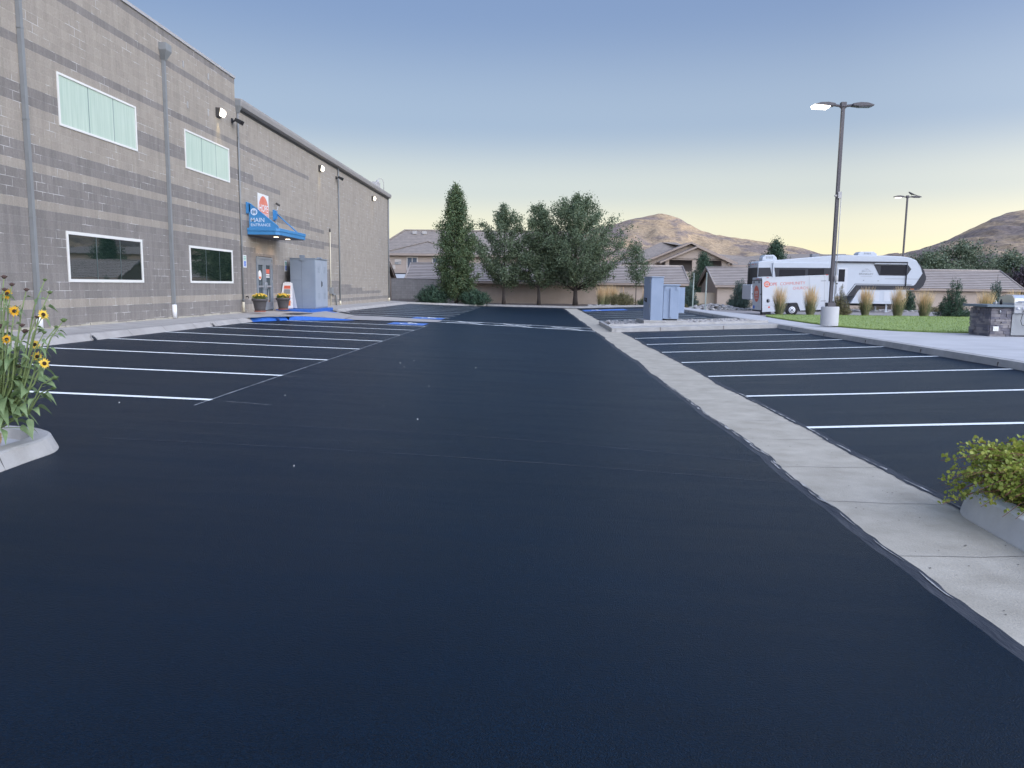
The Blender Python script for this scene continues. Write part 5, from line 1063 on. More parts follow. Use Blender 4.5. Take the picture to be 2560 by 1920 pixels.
m_=MB(); m_.box(21.1,26.05,Y0-.13,Y0-.001,3.60,3.70); aw=m_.build('awning','rvblack',cp); m_=MB(); m_.box(23.8,26.0,Y0-.11,Y0-.02,3.53,3.59); m_.build('roller','rv',aw)
m_=MB(); m_.path([(26.03,Y0-.08,3.6),(26.03,Y0-.06,2.0)],.04,6); m_.path([(21.15,Y0-.08,3.6),(21.15,Y0-.06,2.2)],.03,6); m_.build('arm','rvblack',aw)
m_=MB(); m_.box(21.28,22.0,Y0-.02,Y0-.001,1.33,3.24); dr=m_.build('door','trailer',cp,bevel=.01)
m_=MB(); m_.box(21.36,21.80,Y0-.026,Y0-.021,2.28,3.14); m_.build('pane','rvglass',dr); m_=MB(); m_.box(21.22,21.34,Y0-.04,Y0-.021,2.10,2.18); m_.path([(21.25,Y0-.06,1.45),(21.25,Y0-.06,2.0)],.015,6); m_.build('handle','rvblack',dr)
m_=MB(); text_mb(m_,'BRINKLEY',.165,(23.28,Y0-.006,2.78),(1,0,0),(0,0,1),bold=.012,align='CENTER',sx=1.35)
m_.quad((22.9,Y0-.006,2.665),(23.7,Y0-.006,2.665),(23.7,Y0-.006,2.68),(22.9,Y0-.006,2.68)); m_.build('lettering','rvgrey',cp)
m_=MB()
for a_,b2 in (((22.96,3.02),(23.2,3.2)),((23.2,3.2),(23.32,3.1)),((23.12,3.02),(23.30,3.12)),((23.3,3.22),(23.6,3.02)),((22.96,3.01),(23.6,3.01))): m_.path([(a_[0],Y0-.006,a_[1]),(b2[0],Y0-.006,b2[1])],.010,4)
m_.build('emblem','alu',cp)
m_=MB(); m_.box(23.1,23.16,Y0-.02,Y0-.001,2.36,2.42); m_.box(24.1,24.16,Y0-.02,Y0-.001,2.34,2.40); m_.build('marker_light','rvgrey',cp)
def roofbox(x0,x1,z,h,lab):
    m_=MB(); m_.prism([(x0,z),(x1,z),(x1-.04,z+h*.55),(x1-.25,z+h),(x0+.15,z+h*.95),(x0,z+h*.5)],'y',55.8,56.6); ac=m_.build('air_conditioner','rv',cp,bevel=.04)
    m_=MB(); 
    for q in range(5): m_.box((x0+x1)/2-.25+q*.1,(x0+x1)/2-.21+q*.1,55.79,55.799,z+h*.35,z+h*.75)
    m_.build('vent','rvgrey',ac); return ac
roofbox(16.25,17.3,3.70,.42,''); roofbox(22.95,24.3,4.12,.30,'')
m_=MB(); m_.box(19.8,20.3,56,56.5,4.0,4.22); m_.box(21.6,22.2,56,56.6,4.1,4.24); m_.build('roof_vent','rvgrey',cp,bevel=.03)
# rear face
m_=MB(); m_.prism([(Y0+.04,2.0),(Y1-.04,2.0),(Y1-.04,3.2),(Y0+.04,3.2)],'x',15.715,15.739); m_.build('rear_window','rvblack',cp)
m_=MB(); m_.box(15.35,15.739,Y0+.1,Y1-.1,.95,2.02); m_.build('bumper_box','rv',cp,bevel=.06)
m_=MB()
for yy in (56.6,57.0): m_.path([(15.62,yy,1.0),(15.62,yy,3.5),(15.72,yy,3.72),(16.0,yy,3.74)],.018,6)
for q in range(8): m_.path([(15.62,56.6,1.2+q*.3),(15.62,57.0,1.2+q*.3)],.014,5)
m_.build('ladder','rvblack',cp)
for yy in (55.5,56.1,56.4,57.1): m_=MB(); m_.box(15.72,15.745,yy,yy+.1,3.42,3.47); m_.build('marker_light','red',cp)
for xw in (18.2,19.15,20.1):
    m_=MB(); m_.cyl((xw,Y0+.05,.58),'y',.40,.26,24); w_=m_.build('wheel','tyre',cp); m_=MB(); m_.cyl((xw,Y0+.03,.58),'y',.22,.04,18); m_.build('rim','alu',w_)
m_=MB(); m_.box(16.2,25.2,Y0+.5,Y1-.5,.62,.9); m_.build('frame','rvblack',cp)
for xx in (24.97,16.6):
    for yy in (Y0+.35,Y1-.4): m_=MB(); m_.box(xx-.05,xx+.05,yy-.05,yy+.05,.24,.78); m_.box(xx-.14,xx+.14,yy-.14,yy+.14,.19,.24); m_.build('landing_leg','rvgrey' if xx<20 else 'rv',cp)
m_=MB(); m_.box(26.2,26.6,Y0+.9,Y1-.9,1.35,1.74); m_.build('hitch','rvblack',cp)
for xx in (26.4,): m_=MB(); m_.box(xx,xx+.25,Y0-.02,Y0-.013,1.80,1.84); m_.build('marker_light','orange',cp)
# steps folded from the door
m_=MB(); m_.path([(21.3,Y0-.15,1.2),(21.05,Y0-.5,.35)],.02,5); m_.path([(21.9,Y0-.15,1.2),(22.0,Y0-.5,.35)],.02,5); m_.box(21.0,22.0,Y0-.6,Y0-.3,.33,.36); m_.box(21.2,21.95,Y0-.35,Y0-.1,.78,.81); m_.build('steps','rvgrey',cp)
# ================================================================ ENCLOSED TRAILER
tr=thing('cargo_trailer','white enclosed cargo trailer with coral lettering parked nose up in front of the camper','trailer',(14.6,45,.22))
T0,T1=44.,46.0; L0,L1=12.97,16.63
tilt=Matrix.Rotation(math.radians(-3),3,'Y'); piv=Vector((14.6,0,.53))
def TR(mb):
    mb.v=[tuple(tilt@(Vector(v)-piv)+piv) for v in mb.v]; return mb
zb,zt=.50,2.44
m_=MB(); m_.box(L0,L1,T0,T1,zb,zt); TR(m_).build('body','trailer',tr,bevel=.035)
m_=MB(); 
for z_ in (zb,zt-.05): m_.box(L0-.01,L1+.01,T0-.012,T0-.0,z_,z_+.05)
m_.box(L0-.012,L0+.05,T0-.013,T0-.0005,zb,zt); m_.box(L1-.05,L1+.012,T0-.013,T0-.0005,zb,zt); TR(m_).build('trim','trailer',tr)
m_=MB(); m_.box(L0-.03,L0-.001,T0+.1,T1-.1,zb+.1,zt-.14); rd=TR(m_).build('rear_door','trailer',tr,bevel=.008)
m_=MB(); m_.box(L0-.05,L0-.0305,T0+.05,T1-.05,zt-.17,zt-.13); m_.box(L0-.045,L0-.01,T0+.03,T0+.075,zb+.06,zt-.1); m_.box(L0-.045,L0-.01,T0+.1,T1-.1,zb+.02,zb+.09); TR(m_).build('seal','rvblack',rd)
m_=MB(); 
for yy in (T0+.5,T0+1.5): m_.box(L0-.06,L0-.031,yy-.04,yy+.04,2.12,2.24)
for yy in (T0+.14,T0+1.8): m_.box(L0-.06,L0-.031,yy-.03,yy+.1,1.48,1.53)
TR(m_).build('latch','black',rd)
m_=MB(); disc(m_,(L0-.034,T0+1.05,1.52),(0,-1,0),(0,0,1),.5,.47,32); TR(m_).build('oval','coral',rd)
m_=MB(); 
for s,z_,sz in (('HOPE',1.50,.26),('COMMUNITY',1.38,.11),('CHURCH',1.22,.13)): text_mb(m_,s,sz,(L0-.037,T0+1.05,z_),(0,-1,0),(0,0,1),bold=.012,align='CENTER')
TR(m_).build('lettering','white',rd)
m_=MB(); m_.box(L0-.04,L0-.031,T0+1.45,T0+1.75,.66,.84); TR(m_).build('licence_plate','signblue',rd)
for q in (.75,.95,1.15): m_=MB(); m_.box(L0-.03,L0-.001,T0+q-.04,T0+q+.04,zt-.09,zt-.06); TR(m_).build('marker_light','red',tr)
# side lettering
m_=MB(); disc(m_,(13.22,T0-.006,2.05),(1,0,0),(0,0,1),.165,.175,30); TR(m_).build('emblem','coral',tr)
m_=MB(); text_mb(m_,'H',.26,(13.23,T0-.010,1.955),(1,0,0),(0,0,1),bold=.02,align='CENTER'); m_.quad((13.09,T0-.010,2.035),(13.33,T0-.010,2.035),(13.33,T0-.010,2.06),(13.09,T0-.010,2.06)); m_.quad((13.215,T0-.010,1.94),(13.24,T0-.010,1.94),(13.24,T0-.010,2.17),(13.215,T0-.010,2.17)); TR(m_).build('emblem','white',tr)
m_=MB(); text_mb(m_,'OPE',.235,(13.375,T0-.006,1.965),(1,0,0),(0,0,1),bold=.014,sx=.98); text_mb(m_,'COMMUNITY',.235,(13.95,T0-.006,1.965),(1,0,0),(0,0,1),sx=1.0); text_mb(m_,'CHURCH',.22,(15.50,T0-.006,1.69),(1,0,0),(0,0,1),align='RIGHT',sx=.93); TR(m_).build('lettering','redletter',tr)
m_=MB(); m_.box(13.22,13.30,T0-.012,T0-.001,1.02,1.22); m_.cyl((13.30,T0-.012,1.12),'y',.10,.011,20); TR(m_).build('fuel_hatch' if False else 'side_vent','rvgrey',tr)
m_=MB(); m_.quad((13.12,T0-.004,.86),(13.55,T0-.004,.86),(13.55,T0-.004,.875),(13.12,T0-.004,.875)); disc(m_,(13.34,T0-.005,.76),(1,0,0),(0,0,1),.06,.05,14,1); TR(m_).build('sticker',['alu','coral'],tr)
m_=MB(); m_.box(15.58,16.42,T0-.014,T0-.001,.76,2.38); sd=TR(m_).build('side_door','trailer',tr,bevel=.006)
m_=MB(); m_.box(15.565,15.585,T0-.018,T0-.0145,.76,2.39); m_.box(16.42,16.44,T0-.018,T0-.001,.76,2.39); m_.box(15.57,16.43,T0-.018,T0-.0145,2.375,2.39); TR(m_).build('seal','alu',sd)
m_=MB(); 
for z_ in (.98,2.1): m_.box(16.22,16.50,T0-.025,T0-.0185,z_,z_+.03)
m_.box(15.66,15.85,T0-.04,T0-.015,1.50,1.54); TR(m_).build('latch','rvgrey',sd)
m_=MB(); m_.box(13.2,13.32,T0-.015,T0-.001,2.40,2.43); m_.box(16.5,16.62,T0-.015,T0-.001,2.42,2.45); TR(m_).build('marker_light','red',tr)
fd=MB(); out=[(14.12,.48),(14.24,.92),(14.30,.96),(14.82,.96),(14.88,.92),(15.04,.48)]; inn=[(14.20,.48),(14.28,.86),(14.33,.90),(14.78,.90),(14.83,.86),(14.97,.48)]
vs=[(x,T0-.17,z) for x,z in out]+[(x,T0-.17,z) for x,z in inn]+[(x,T0+.0,z) for x,z in out]; n=6
fd.add(vs,[(i,i+1,n+i+1,n+i) for i in range(5)]+[(2*n+i,2*n+i+1,i+1,i) for i in range(5)]); TR(fd).build('fender','rvblack',tr)
wm=MB(); wm.path([(14.56,T0-.19,.56),(14.56,T0-.17,.56),(14.56,T0-.02,.56),(14.56,T0,.56)],[.30,.335,.335,.30],28); wh=wm.build('wheel','tyre',tr)
m_=MB(); m_.path([(14.56,T0-.20,.56),(14.56,T0-.15,.56)],[.185,.205],24); rm=m_.build('rim','rim',wh)
m_=MB(); m_.cyl((14.56,T0-.215,.56),'y',.05,.02,12); m_.build('hub','rvblack',wh)
for q in range(8): m_=MB(); m_.cyl((14.56+.12*math.cos(q*PI/4),T0-.207,.56+.12*math.sin(q*PI/4)),'y',.022,.008,8); m_.build('rim_hole','rvblack',wh)
m_=MB(); m_.path([(14.56,T1+.19,.56),(14.56,T1,.56)],.33,20); m_.build('wheel','tyre',tr)
m_=MB(); m_.path([(L1-.1,T0+.3,.60),(L1+1.1,T0+1,.66)],.05,6); m_.path([(L1-.1,T1-.3,.60),(L1+1.1,T0+1,.66)],.05,6); m_.path([(L1+.9,T0+1,.64),(L1+1.35,T0+1,.68)],.06,6); m_.build('tongue','rvblack',tr)
m_=MB(); m_.path([(L1+1.0,T0+1,.22),(L1+1.0,T0+1,1.15)],.035,6); m_.build('jack','rvblack',tr)
m_=MB(); m_.box(L0+.02,L0+.5,T0+.1,T0+.5,.28,.5); TR(m_).build('tail_light' if False else 'step','rvblack',tr)
# ================================================================ LIGHT POLES
def lightpole(x,y,z,zt,lab,big):
    t=thing('light_pole',lab,'light pole',(x,y,z),'parking lot light poles')
    if big:
        m_=MB(); m_.lathe((x,y,z-.06),[(.30,0),(.305,.02),(.305,.66),(.295,.68)],30); m_.build('concrete_base','walk',t)
        m_=MB(); m_.box(x-.14,x+.14,y-.14,y+.14,z+.62,z+.76); m_.build('anchor_cover','pole',t,bevel=.01)
        z0=z+.76
    else: z0=z
    m_=MB(); a=.057; m_.box(x-a,x+a,y-a,y+a,z0,zt); m_.build('shaft','pole',t,bevel=.012)
    m_=MB(); m_.box(x-.09,x+.09,y-.09,y+.09,zt-.06,zt+.10); m_.path([(x-.42,y,zt+.02),(x-.12,y,zt-.02),(x,y,zt-.14),(x+.12,y,zt-.02),(x+.42,y,zt+.02)],.045,6); m_.build('arm','pole',t,bevel=.006)
    for s in (-1,1):
        m_=MB(); pts=[(x+s*.30,zt-.03),(x+s*.30,zt+.05),(x+s*.55,zt+.09),(x+s*.80,zt+.08),(x+s*1.02,zt+.01),(x+s*1.0,zt-.035),(x+s*.5,zt-.05)]
        m_.prism(pts if s<0 else pts[::-1],'y',y-.14,y+.14); hd=m_.build('lamp_head','pole',t,bevel=.012)
        m_=MB(); 
        if s<0 and big: m_.prism([(x-1.02,zt-.10),(x-.55,zt-.12),(x-.48,zt-.052),(x-1.03,zt+.0),(x-1.06,zt-.03)],'y',y-.15,y+.15); m_.build('lens','lens3',hd)
        elif s<0: m_.box(x-.9,x-.5,y-.11,y+.11,zt-.09,zt-.055); m_.build('lens','lens2',hd)
        else: m_.box(x+.5,x+.92,y-.11,y+.11,zt-.065,zt-.055); m_.build('lens','rvgrey',hd)
    if big:
        li=bpy.data.objects.new('pole_lamp_light',bpy.data.lights.new('pole_lamp_light','SPOT')); COL.objects.link(li); li.parent=t; li.location=(-.75,0,zt-.2-z); li.data.energy=120; li.data.color=(1,.86,.66); li.data.spot_size=math.radians(130); li.data.spot_blend=.9; li.data.shadow_soft_size=.15
        m_=MB(); m_.box(x-.02,x+.10,y-.13,y-.066,z+4.4,z+4.62); m_.path([(x-.14,y-.1,z+4.48),(x-.06,y-.1,z+4.48)],.03,6); m_.build('sensor','flash',t)
        m_=MB(); m_.lathe((x+.10,y-.10,z+1.50),[(.03,0),(.06,.03),(.06,.17),(.04,.22)],10); m_.path([(x+.10,y-.085,z+.76),(x+.10,y-.085,z+4.4)],.014,6); m_.build('conduit','flash',t)
    return t
lightpole(10.62,27.9,.50,8.05,'tall dark light pole on a round concrete base at the lawn corner',True)
lightpole(28.3,60.5,.1,8.78,'far dark light pole rising behind the front of the camper with a bird on top',False)
# bird
bd=thing('bird','small dark bird perched on the far light pole head','bird',(28.62,60.5,8.87))
m_=MB(); m_.path([(28.86,60.5,8.93),(28.74,60.5,8.96),(28.60,60.5,9.0),(28.48,60.5,9.06),(28.41,60.5,9.12),(28.36,60.5,9.13)],[.02,.05,.075,.065,.045,.02],10); m_.path([(28.36,60.5,9.13),(28.30,60.5,9.115)],[.012,.003],5); m_.path([(28.84,60.5,8.94),(29.05,60.5,8.88)],[.03,.012],5); m_.build('body','bird',bd)
m_=MB(); m_.path([(28.58,60.47,8.87),(28.58,60.47,8.96)],.008,4); m_.path([(28.58,60.53,8.87),(28.58,60.53,8.96)],.008,4); m_.build('legs','bird',bd)
# sign posts seen edge-on
def post(x,y,z,h,lab,pl):
    t=thing('sign_post',lab,'sign post',(x,y,z),'slim sign posts by the far walk'); m_=MB(); m_.box(x-.035,x+.035,y-.03,y+.03,z,z+h); m_.build('post','green',t)
    if pl: m_=MB(); m_.add([(x-.02,y-.16,z+h-.5),(x+.06,y+.18,z+h-.5),(x+.06,y+.18,z+h-.02),(x-.02,y-.16,z+h-.02)],[(0,1,2,3)]); m_.add([(x-.025,y-.16,z+h-.5),(x+.055,y+.18,z+h-.5),(x+.055,y+.18,z+h-.02),(x-.025,y-.16,z+h-.02)],[(3,2,1,0)]); m_.build('plate','white',t)
post(11.3,55.0,.3,2.45,'pale green sign post with a narrow plate, farther from the camper',True)
post(10.95,49.4,.35,2.35,'pale green sign post at the end of the walk, nearer the rock heap',True)
# ================================================================ UTILITY BOX ON THE ISLAND
ub=thing('utility_box','blue-grey steel utility cabinet in joined boxes on the rock island','utility box',(5.3,32.6,.38))
m_=MB(); m_.box(4.84,5.34,31.9,33.9,.38,2.14); m_.box(4.81,5.37,31.87,33.93,2.141,2.165); m_.build('tall_cabinet','cab2',ub,bevel=.01)
m_=MB(); m_.add([(4.82,31.96,.62),(4.82,33.86,.72),(4.82,33.86,2.06),(4.82,31.96,2.06),(4.838,31.96,.62),(4.838,33.86,.72),(4.838,33.86,2.06),(4.838,31.96,2.06)],[(3,2,1,0),(0,1,5,4),(1,2,6,5),(2,3,7,6),(3,0,4,7)]); dd=m_.build('door','cab2',ub)
m_=MB(); m_.box(4.78,4.819,32.9,33.05,1.10,1.28); m_.path([(4.80,32.95,1.15),(4.74,32.95,1.15),(4.74,32.95,1.30)],.02,6); m_.build('handle','black',dd)
m_=MB(); 
for z_ in (.9,1.9): m_.box(4.80,4.819,31.98,32.1,z_,z_+.14)
m_.build('hinge','spout',dd)
m_=MB(); m_.box(5.36,6.0,31.95,33.5,.44,1.80); m_.box(5.345,6.03,31.9,33.55,1.801,1.86); m_.build('middle_cabinet','cab2',ub,bevel=.01)
m_=MB(); m_.box(5.62,5.72,31.88,31.949,.50,1.70); m_.box(5.40,5.5,31.92,31.949,1.62,1.76); m_.box(5.86,5.96,31.92,31.949,1.62,1.76); m_.build('flange','cab2',ub,bevel=.004)
m_=MB(); m_.box(5.45,5.95,31.96,33.3,.385,.439); m_.build('skid','black',ub)
m_=MB(); m_.box(6.03,6.3,32.3,33.5,.68,1.74); m_.build('side_box','cab2',ub,bevel=.01)
m_=MB(); m_.box(4.55,6.3,31.75,34.1,.12,.38); tag(m_.build('utility_box_pad','kerb',loc=(5.4,32,.12),bevel=.015),'weathered concrete pad under the blue-grey utility box','concrete pad')
# ================================================================ STONE COUNTER AND GRILL
gc=thing('grill_counter','ledge-stone barbecue counter with slate top at the corner of the patio','stone counter',(14.5,23.9,.4))
rr=random.Random(8); X0,X1,G0,G1=13.63,14.22,23.3,24.4
m_=MB(); m_.box(X0+.03,16.6,G0+.06,G1-.03,.40,1.26,1); z=.40
while z<1.24:
    h=rr.choice([.05,.07,.09,.11]); h=min(h,1.25-z); x=X0
    while x<X1:
        w_=min(rr.uniform(.12,.34),X1-x); 
        if X1-x-w_<.06: w_=X1-x
        d=rr.uniform(0,.035); m_.box(x+.003,x+w_-.003,G0+.035-d,G0+.062,z+.003,z+h-.003,rr.randint(0,1)); x+=w_
    y=G0+.063
    while y<G1:
        w_=min(rr.uniform(.12,.34),G1-y); d=rr.uniform(0,.035); m_.box(X0+.0-d,X0+.032,y+.003,y+w_-.003,z+.003,z+h-.003,rr.randint(0,1)); y+=w_
    z+=h
m_.build('stone_base',['stone','stone2'],gc)
m_=MB(); m_.box(13.42,14.215,G0-.10,G1+.1,1.272,1.345); m_.box(15.45,17.2,G0-.10,G1+.1,1.272,1.345); m_.build('countertop','counter',gc,bevel=.008)
m_=MB(); m_.box(13.70,13.86,G0-.018,G0-.004,.56,.70); m_.box(13.74,13.78,G0-.024,G0-.019,.60,.66); m_.box(13.80,13.83,G0-.024,G0-.019,.60,.66); m_.build('outlet_cover','frame',gc)
m_=MB(); m_.lathe((13.86,G0-.02,1.10),[(.02,0),(.025,.03),(.015,.10)],8); m_.build('bottle_opener','alu',gc)
m_=MB(); m_.box(14.24,16.2,G0+.005,G0+.02,.44,1.08); pnl=m_.build('steel_panel','steeld',gc,bevel=.003)
gr=thing('gas_grill','stainless steel gas grill with knobs and hood set in the stone counter','grill',(14.9,23.8,1.1))
m_=MB(); m_.box(14.22,15.45,G0-.08,G1-.1,1.09,1.40); m_.build('firebox','steel',gr,bevel=.01)
m_=MB(); m_.box(14.22,15.44,G0-.10,G0-.081,1.10,1.31); cpn=m_.build('control_panel','steel',gr,bevel=.004)
for xx in (14.32,14.48,14.66,14.86): m_=MB(); m_.cyl((xx,G0-.14,1.235),'y',.034,.04,16); m_.build('knob','rim',cpn)
m_=MB(); m_.prism([(G0-.06,1.40),(G0-.05,1.52),(G0+.08,1.63),(G0+.38,1.64),(G0+.7,1.56),(G0+.75,1.40)],'x',14.24,15.43); hd=m_.build('hood','steel',gr,bevel=.012)
m_=MB(); m_.prism([(G0-.055,1.40),(G0-.045,1.52),(G0+.085,1.625),(G0+.38,1.635),(G0+.7,1.555),(G0+.745,1.40)],'x',14.225,14.239); m_.build('side_panel','cream',hd)
m_=MB(); m_.path([(14.3,G0-.13,1.44),(15.35,G0-.13,1.44)],.018,10); m_.build('handle','steel',hd)
m_=MB(); m_.path([(14.50,G0-.12,1.22),(14.44,G0-.14,1.05),(14.42,G0-.12,.88),(14.48,G0-.10,.75),(14.62,G0-.10,.72),(14.8,G0-.10,.78)],.009,6); m_.build('cable','black',gr)
m_=MB(); m_.lathe((14.05,23.6,1.346),[(.035,0),(.035,.10),(.02,.13),(.02,.16)],12); tag(m_.build('bottle','black',loc=(14.05,23.6,1.346)),'small black bottle standing on the slate counter top','bottle')
m_=MB(); m_.lathe((13.96,23.7,1.346),[(.03,0),(.028,.06),(.012,.09)],10); m_.path([(13.96,23.7,1.42),(13.93,23.68,1.47)],.012,6); tag(m_.build('spray_bottle','frame',loc=(13.96,23.7,1.346)),'small white bottle beside the black one on the counter','bottle')
# ================================================================ SUNFLOWERS (near left)
sf=thing('sunflower_plant','tall wild sunflower plant with yellow blooms in the near left curb island','sunflower',(-4.27,5.9,.28))
rs=random.Random(17); nr=np.random.RandomState(17)
SB=Vector((-4.27,5.9,.27)); stems=MB(); lv=MB(); base=MB()
base.path([SB,SB+Vector((.01,0,.10)),SB+Vector((.02,0,.22)),SB+Vector((.03,.0,.32))],[.026,.03,.022,.016],8)
for i in range(26): 
    a_=rs.uniform(0,6.28); h=rs.uniform(.02,.26); p=SB+Vector((math.cos(a_)*.024,math.sin(a_)*.024,h)); base.add([p,p+Vector((math.cos(a_)*.03,math.sin(a_)*.03,-.01)),p+Vector((math.cos(a_)*.02,math.sin(a_)*.02,-.05))],[(0,1,2)])
base.build('base_stem','stemd',sf)
def leaf_h(mb,p,d,L_,W_,droop,roll=0):
    """heart-shaped leaf with a folded midrib"""
    d=d.normalized(); s=d.cross(Vector((0,0,1))); s=(s if s.length>.05 else Vector((1,0,0))).normalized(); up=s.cross(d).normalized()
    s=(s*math.cos(roll)+up*math.sin(roll)); up=s.cross(d).normalized()
    def Q(u,v,f): 
        c=p+d*(L_*u)-Vector((0,0,1))*(droop*L_*u*u); return c+s*(W_*v)+up*(f*abs(v)*W_)
    rows=[(0,0),(.08,.32),(.22,.5),(.42,.47),(.62,.33),(.82,.15),(1,0)]; vs=[];f=.35
    for u,v in rows: vs+=[Q(u,-v,f),Q(u,0,0),Q(u,v,f)]
    mb.add(vs,[(3*i+q,3*i+3+q,3*i+4+q,3*i+1+q) for i in range(6) for q in range(2)],0,True)
heads=[]
def rpx(px,py,Y=5.9): # authoring note: heads are spread over a 0.6 m wide, 1.2 m high bush
    pass
HD=[(-3.86,.05,1.50,'f',.052),(-4.17,.1,1.66,'F',.062),(-4.02,-.05,1.53,'F',.05),(-3.99,.12,1.25,'F',.05),(-4.28,-.08,1.24,'F',.05),(-4.13,.0,1.30,'F',.046),(-3.93,.05,1.16,'F',.048),(-3.78,-.1,1.12,'f',.052),
 (-4.34,.05,1.56,'F',.05),(-4.5,.0,1.45,'F',.05),(-4.22,.15,1.80,'b',.022),(-4.12,0,1.70,'b',.02),(-4.10,.06,1.74,'b',.02),(-3.98,.05,1.70,'b',.02),(-3.84,.12,1.68,'g',.02),(-3.86,.1,1.78,'g',.016),(-3.68,.02,1.46,'g',.024),(-3.96,-.06,1.42,'b',.02),(-3.93,.08,1.48,'b',.018),
 (-4.28,.0,1.70,'b',.024),(-4.06,.12,1.36,'b',.026),(-4.24,.1,1.40,'b',.028),(-3.78,.08,1.40,'g',.018),(-3.84,.02,1.36,'g',.018),(-3.74,-.04,1.00,'g',.024),(-3.82,.06,.90,'g',.02),(-4.2,-.1,1.12,'b',.03),(-4.1,.08,1.08,'b',.026),(-4.4,.1,1.7,'b',.024),(-4.6,.0,1.3,'F',.05),(-4.66,.1,1.6,'F',.05),(-4.38,-.05,1.34,'b',.024)]
crown=SB+Vector((.03,0,.32))
HD=[(a1+.02,b1,1.27*.0+c1*.97+.0,k1,r1*(.86 if k1 in 'fF' else .8)) for a1,b1,c1,k1,r1 in HD]
for i,(hx,hy,hz_,k,r) in enumerate(HD):
    e=Vector((hx,5.9+hy,hz_)); m1=crown.lerp(e,.45)+Vector(((e.x-crown.x)*.10,0,-.05)); m2=crown.lerp(e,.8)+Vector((rs.uniform(-.01,.01),0,.02))
    P=[crown+Vector((0,0,rs.uniform(-.06,.04))),m1,m2,e]; stems.path(P,[.009,.007,.005,.0035],6)
    nl=rs.randint(5,7)
    for q in range(nl):
        s=rs.uniform(.12,.95); j=s*3; kk=min(2,int(j)); p=P[kk].lerp(P[kk+1],j-kk); low=1-s
        d=Vector((rs.uniform(-1,1)+(e.x-crown.x)*1.2,rs.uniform(-1,1),rs.uniform(-.3,.5)))
        L_=(.055+.13*max(0,low-.1))*rs.uniform(.65,1.1); st=p+d.normalized()*L_*.45; stems.path([p,st],[.003,.002],4,cap=False); leaf_h(lv,st,d,L_,L_*.62,rs.uniform(.4,1.1),rs.uniform(-.9,.9))
for q in range(46): # big lower leaves
    a_=rs.uniform(0,6.28); s=rs.uniform(0,1); p=crown+Vector((math.cos(a_)*.05,math.sin(a_)*.05,-.06+.42*s)); d=Vector((math.cos(a_),math.sin(a_),rs.uniform(-.1,.5))); st=p+d*rs.uniform(.06,.15)
    stems.path([p,st],[.004,.003],4,cap=False); L_=rs.uniform(.09,.15); leaf_h(lv,st,d,L_,L_*.66,rs.uniform(.7,1.5),rs.uniform(-.8,.8))
stems.build('stems','stem',sf); lv.build('leaves','leafsun',sf)
for i,(hx,hy,hz_,k,r) in enumerate(HD):
    c=Vector((hx,5.9+hy,hz_)); 
    if k in 'Ff':
        n=Vector((rs.uniform(-.5,.7),-1,rs.uniform(-.1,.5))).normalized() if k=='F' else Vector((.9,-.5,.3)).normalized()
        u=n.orthogonal().normalized(); v=n.cross(u); m_=MB(); n_=15
        for q in range(n_):
            a_=2*PI*q/n_+rs.uniform(-.1,.1); d=u*math.cos(a_)+v*math.sin(a_); e_=n.cross(d); L2=r*rs.uniform(.85,1.15); bk=rs.uniform(-.25,.2)*r
            m_.add([c+d*r*.25-e_*.003,c+d*r*.6-e_*r*.16+n*bk*.4,c+d*L2+n*bk,c+d*r*.6+e_*r*.16+n*bk*.4,c+d*r*.25+e_*.003],[(0,1,2,3,4)])
        fl=m_.build('flower','yellow2' if k=='F' and i%3 else 'yellow',sf)
        m_=MB(); 
        for (rr_,hh) in ((.34,.0),): m_.path([c-n*.006,c+n*.006,c+n*.013],[r*.34,r*.34,r*.15],12)
        m_.build('disc','disc',fl)
    else:
        m_=MB(); m_.path([c-Vector((0,0,r*.9)),c-Vector((0,0,r*.5)),c,c+Vector((0,0,r*.6)),c+Vector((0,0,r*.8))],[r*.35,r*.85,r,r*.75,r*.3],8)
        for q in range(9): 
            a_=2*PI*q/9; d=Vector((math.cos(a_),math.sin(a_),0)); m_.add([c+d*r*.8-Vector((0,0,r*.5)),c+d*r*1.5+Vector((0,0,r*.4)),c+d*r*.9+Vector((0,0,r*.3))],[(0,1,2)])
        m_.build('bud','budbrown' if k=='b' else 'budgreen',sf)
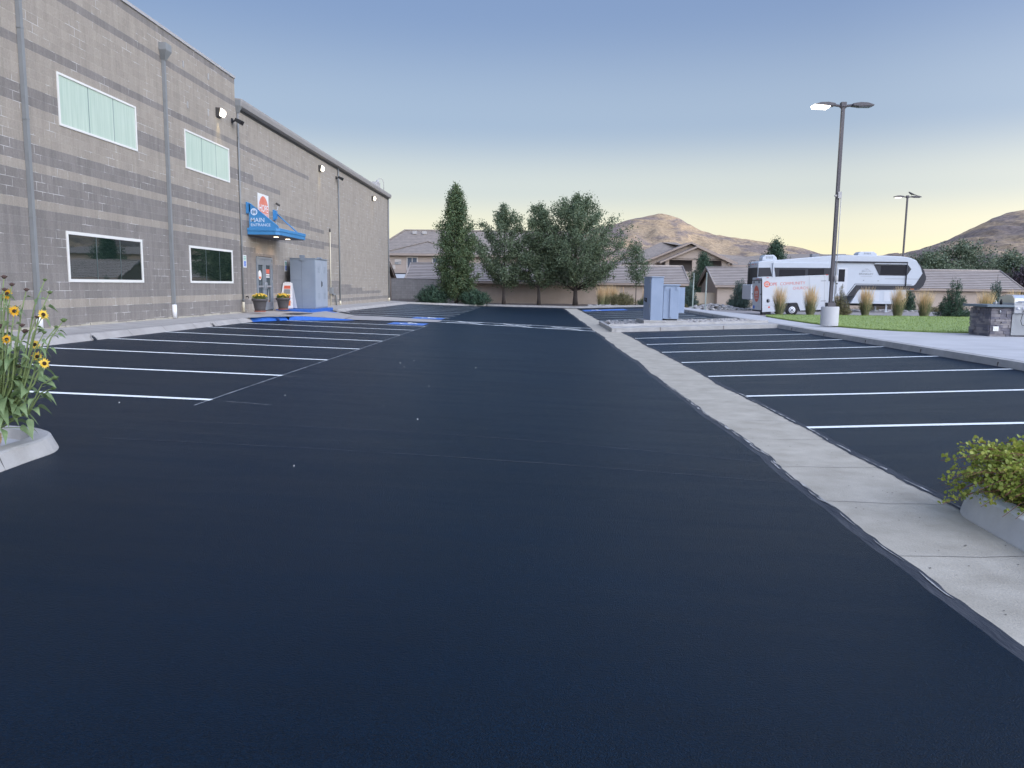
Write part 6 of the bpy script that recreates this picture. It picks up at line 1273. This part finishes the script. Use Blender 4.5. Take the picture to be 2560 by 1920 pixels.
# ================================================================ BARBERRY (near right)
bb=thing('barberry_shrub','yellow-green round-leaved barberry shrub spilling over the near right curb','shrub',(4.2,5.7,.07))
rs=random.Random(5); nr=np.random.RandomState(5); tw=MB(); up_=[];lo_=[]
for i in range(430):
    a_=rs.uniform(0,2*PI) if i%3 else rs.uniform(PI*.6,PI*1.5); R=rs.uniform(.35,.95)*(1.0 if math.cos(a_)<0 else 1.2); h=rs.uniform(-.05,.52)*(1-.30*(R/1.2)**2); c0=Vector((4.12+rs.uniform(-.2,.2),5.55+rs.uniform(-.15,.15),.10))
    e=c0+Vector((math.cos(a_)*R,math.sin(a_)*R*.85,h)); m1=c0.lerp(e,.55)+Vector((0,0,.16+.1*h)); P=[c0,c0.lerp(m1,.5)+Vector((0,0,.05)),m1,m1.lerp(e,.55)+Vector((0,0,.03)),e]
    tw.path(P,[.005,.004,.003,.0025,.0015],4,cap=False)
    for q in range(20):
        s=rs.uniform(.3,1); j=s*4; kk=min(3,int(j)); p=P[kk].lerp(P[kk+1],j-kk)
        for z_ in range(3):
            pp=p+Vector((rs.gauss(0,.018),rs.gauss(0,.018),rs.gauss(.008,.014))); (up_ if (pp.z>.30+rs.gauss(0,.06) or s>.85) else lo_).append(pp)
tw.build('twigs','twig',bb)
def roundleaves(C,size,rs_):
    n=len(C); C=np.array([tuple(c) for c in C]); d=rs_.normal(0,1,(n,3)); d[:,2]+=.5; d/=np.linalg.norm(d,axis=1)[:,None]; r=rs_.normal(0,1,(n,3))+np.array([0,-.6,0]); s=np.cross(d,r); s/=np.linalg.norm(s,axis=1)[:,None]; sz=(size*rs_.uniform(.65,1.3,n))[:,None]
    V=np.stack([C,C+d*sz*.4-s*sz*.36,C+d*sz*.8-s*sz*.38,C+d*sz*1.05,C+d*sz*.8+s*sz*.38,C+d*sz*.4+s*sz*.36],1); return V.reshape(-1,3),np.arange(6*n).reshape(-1,6)
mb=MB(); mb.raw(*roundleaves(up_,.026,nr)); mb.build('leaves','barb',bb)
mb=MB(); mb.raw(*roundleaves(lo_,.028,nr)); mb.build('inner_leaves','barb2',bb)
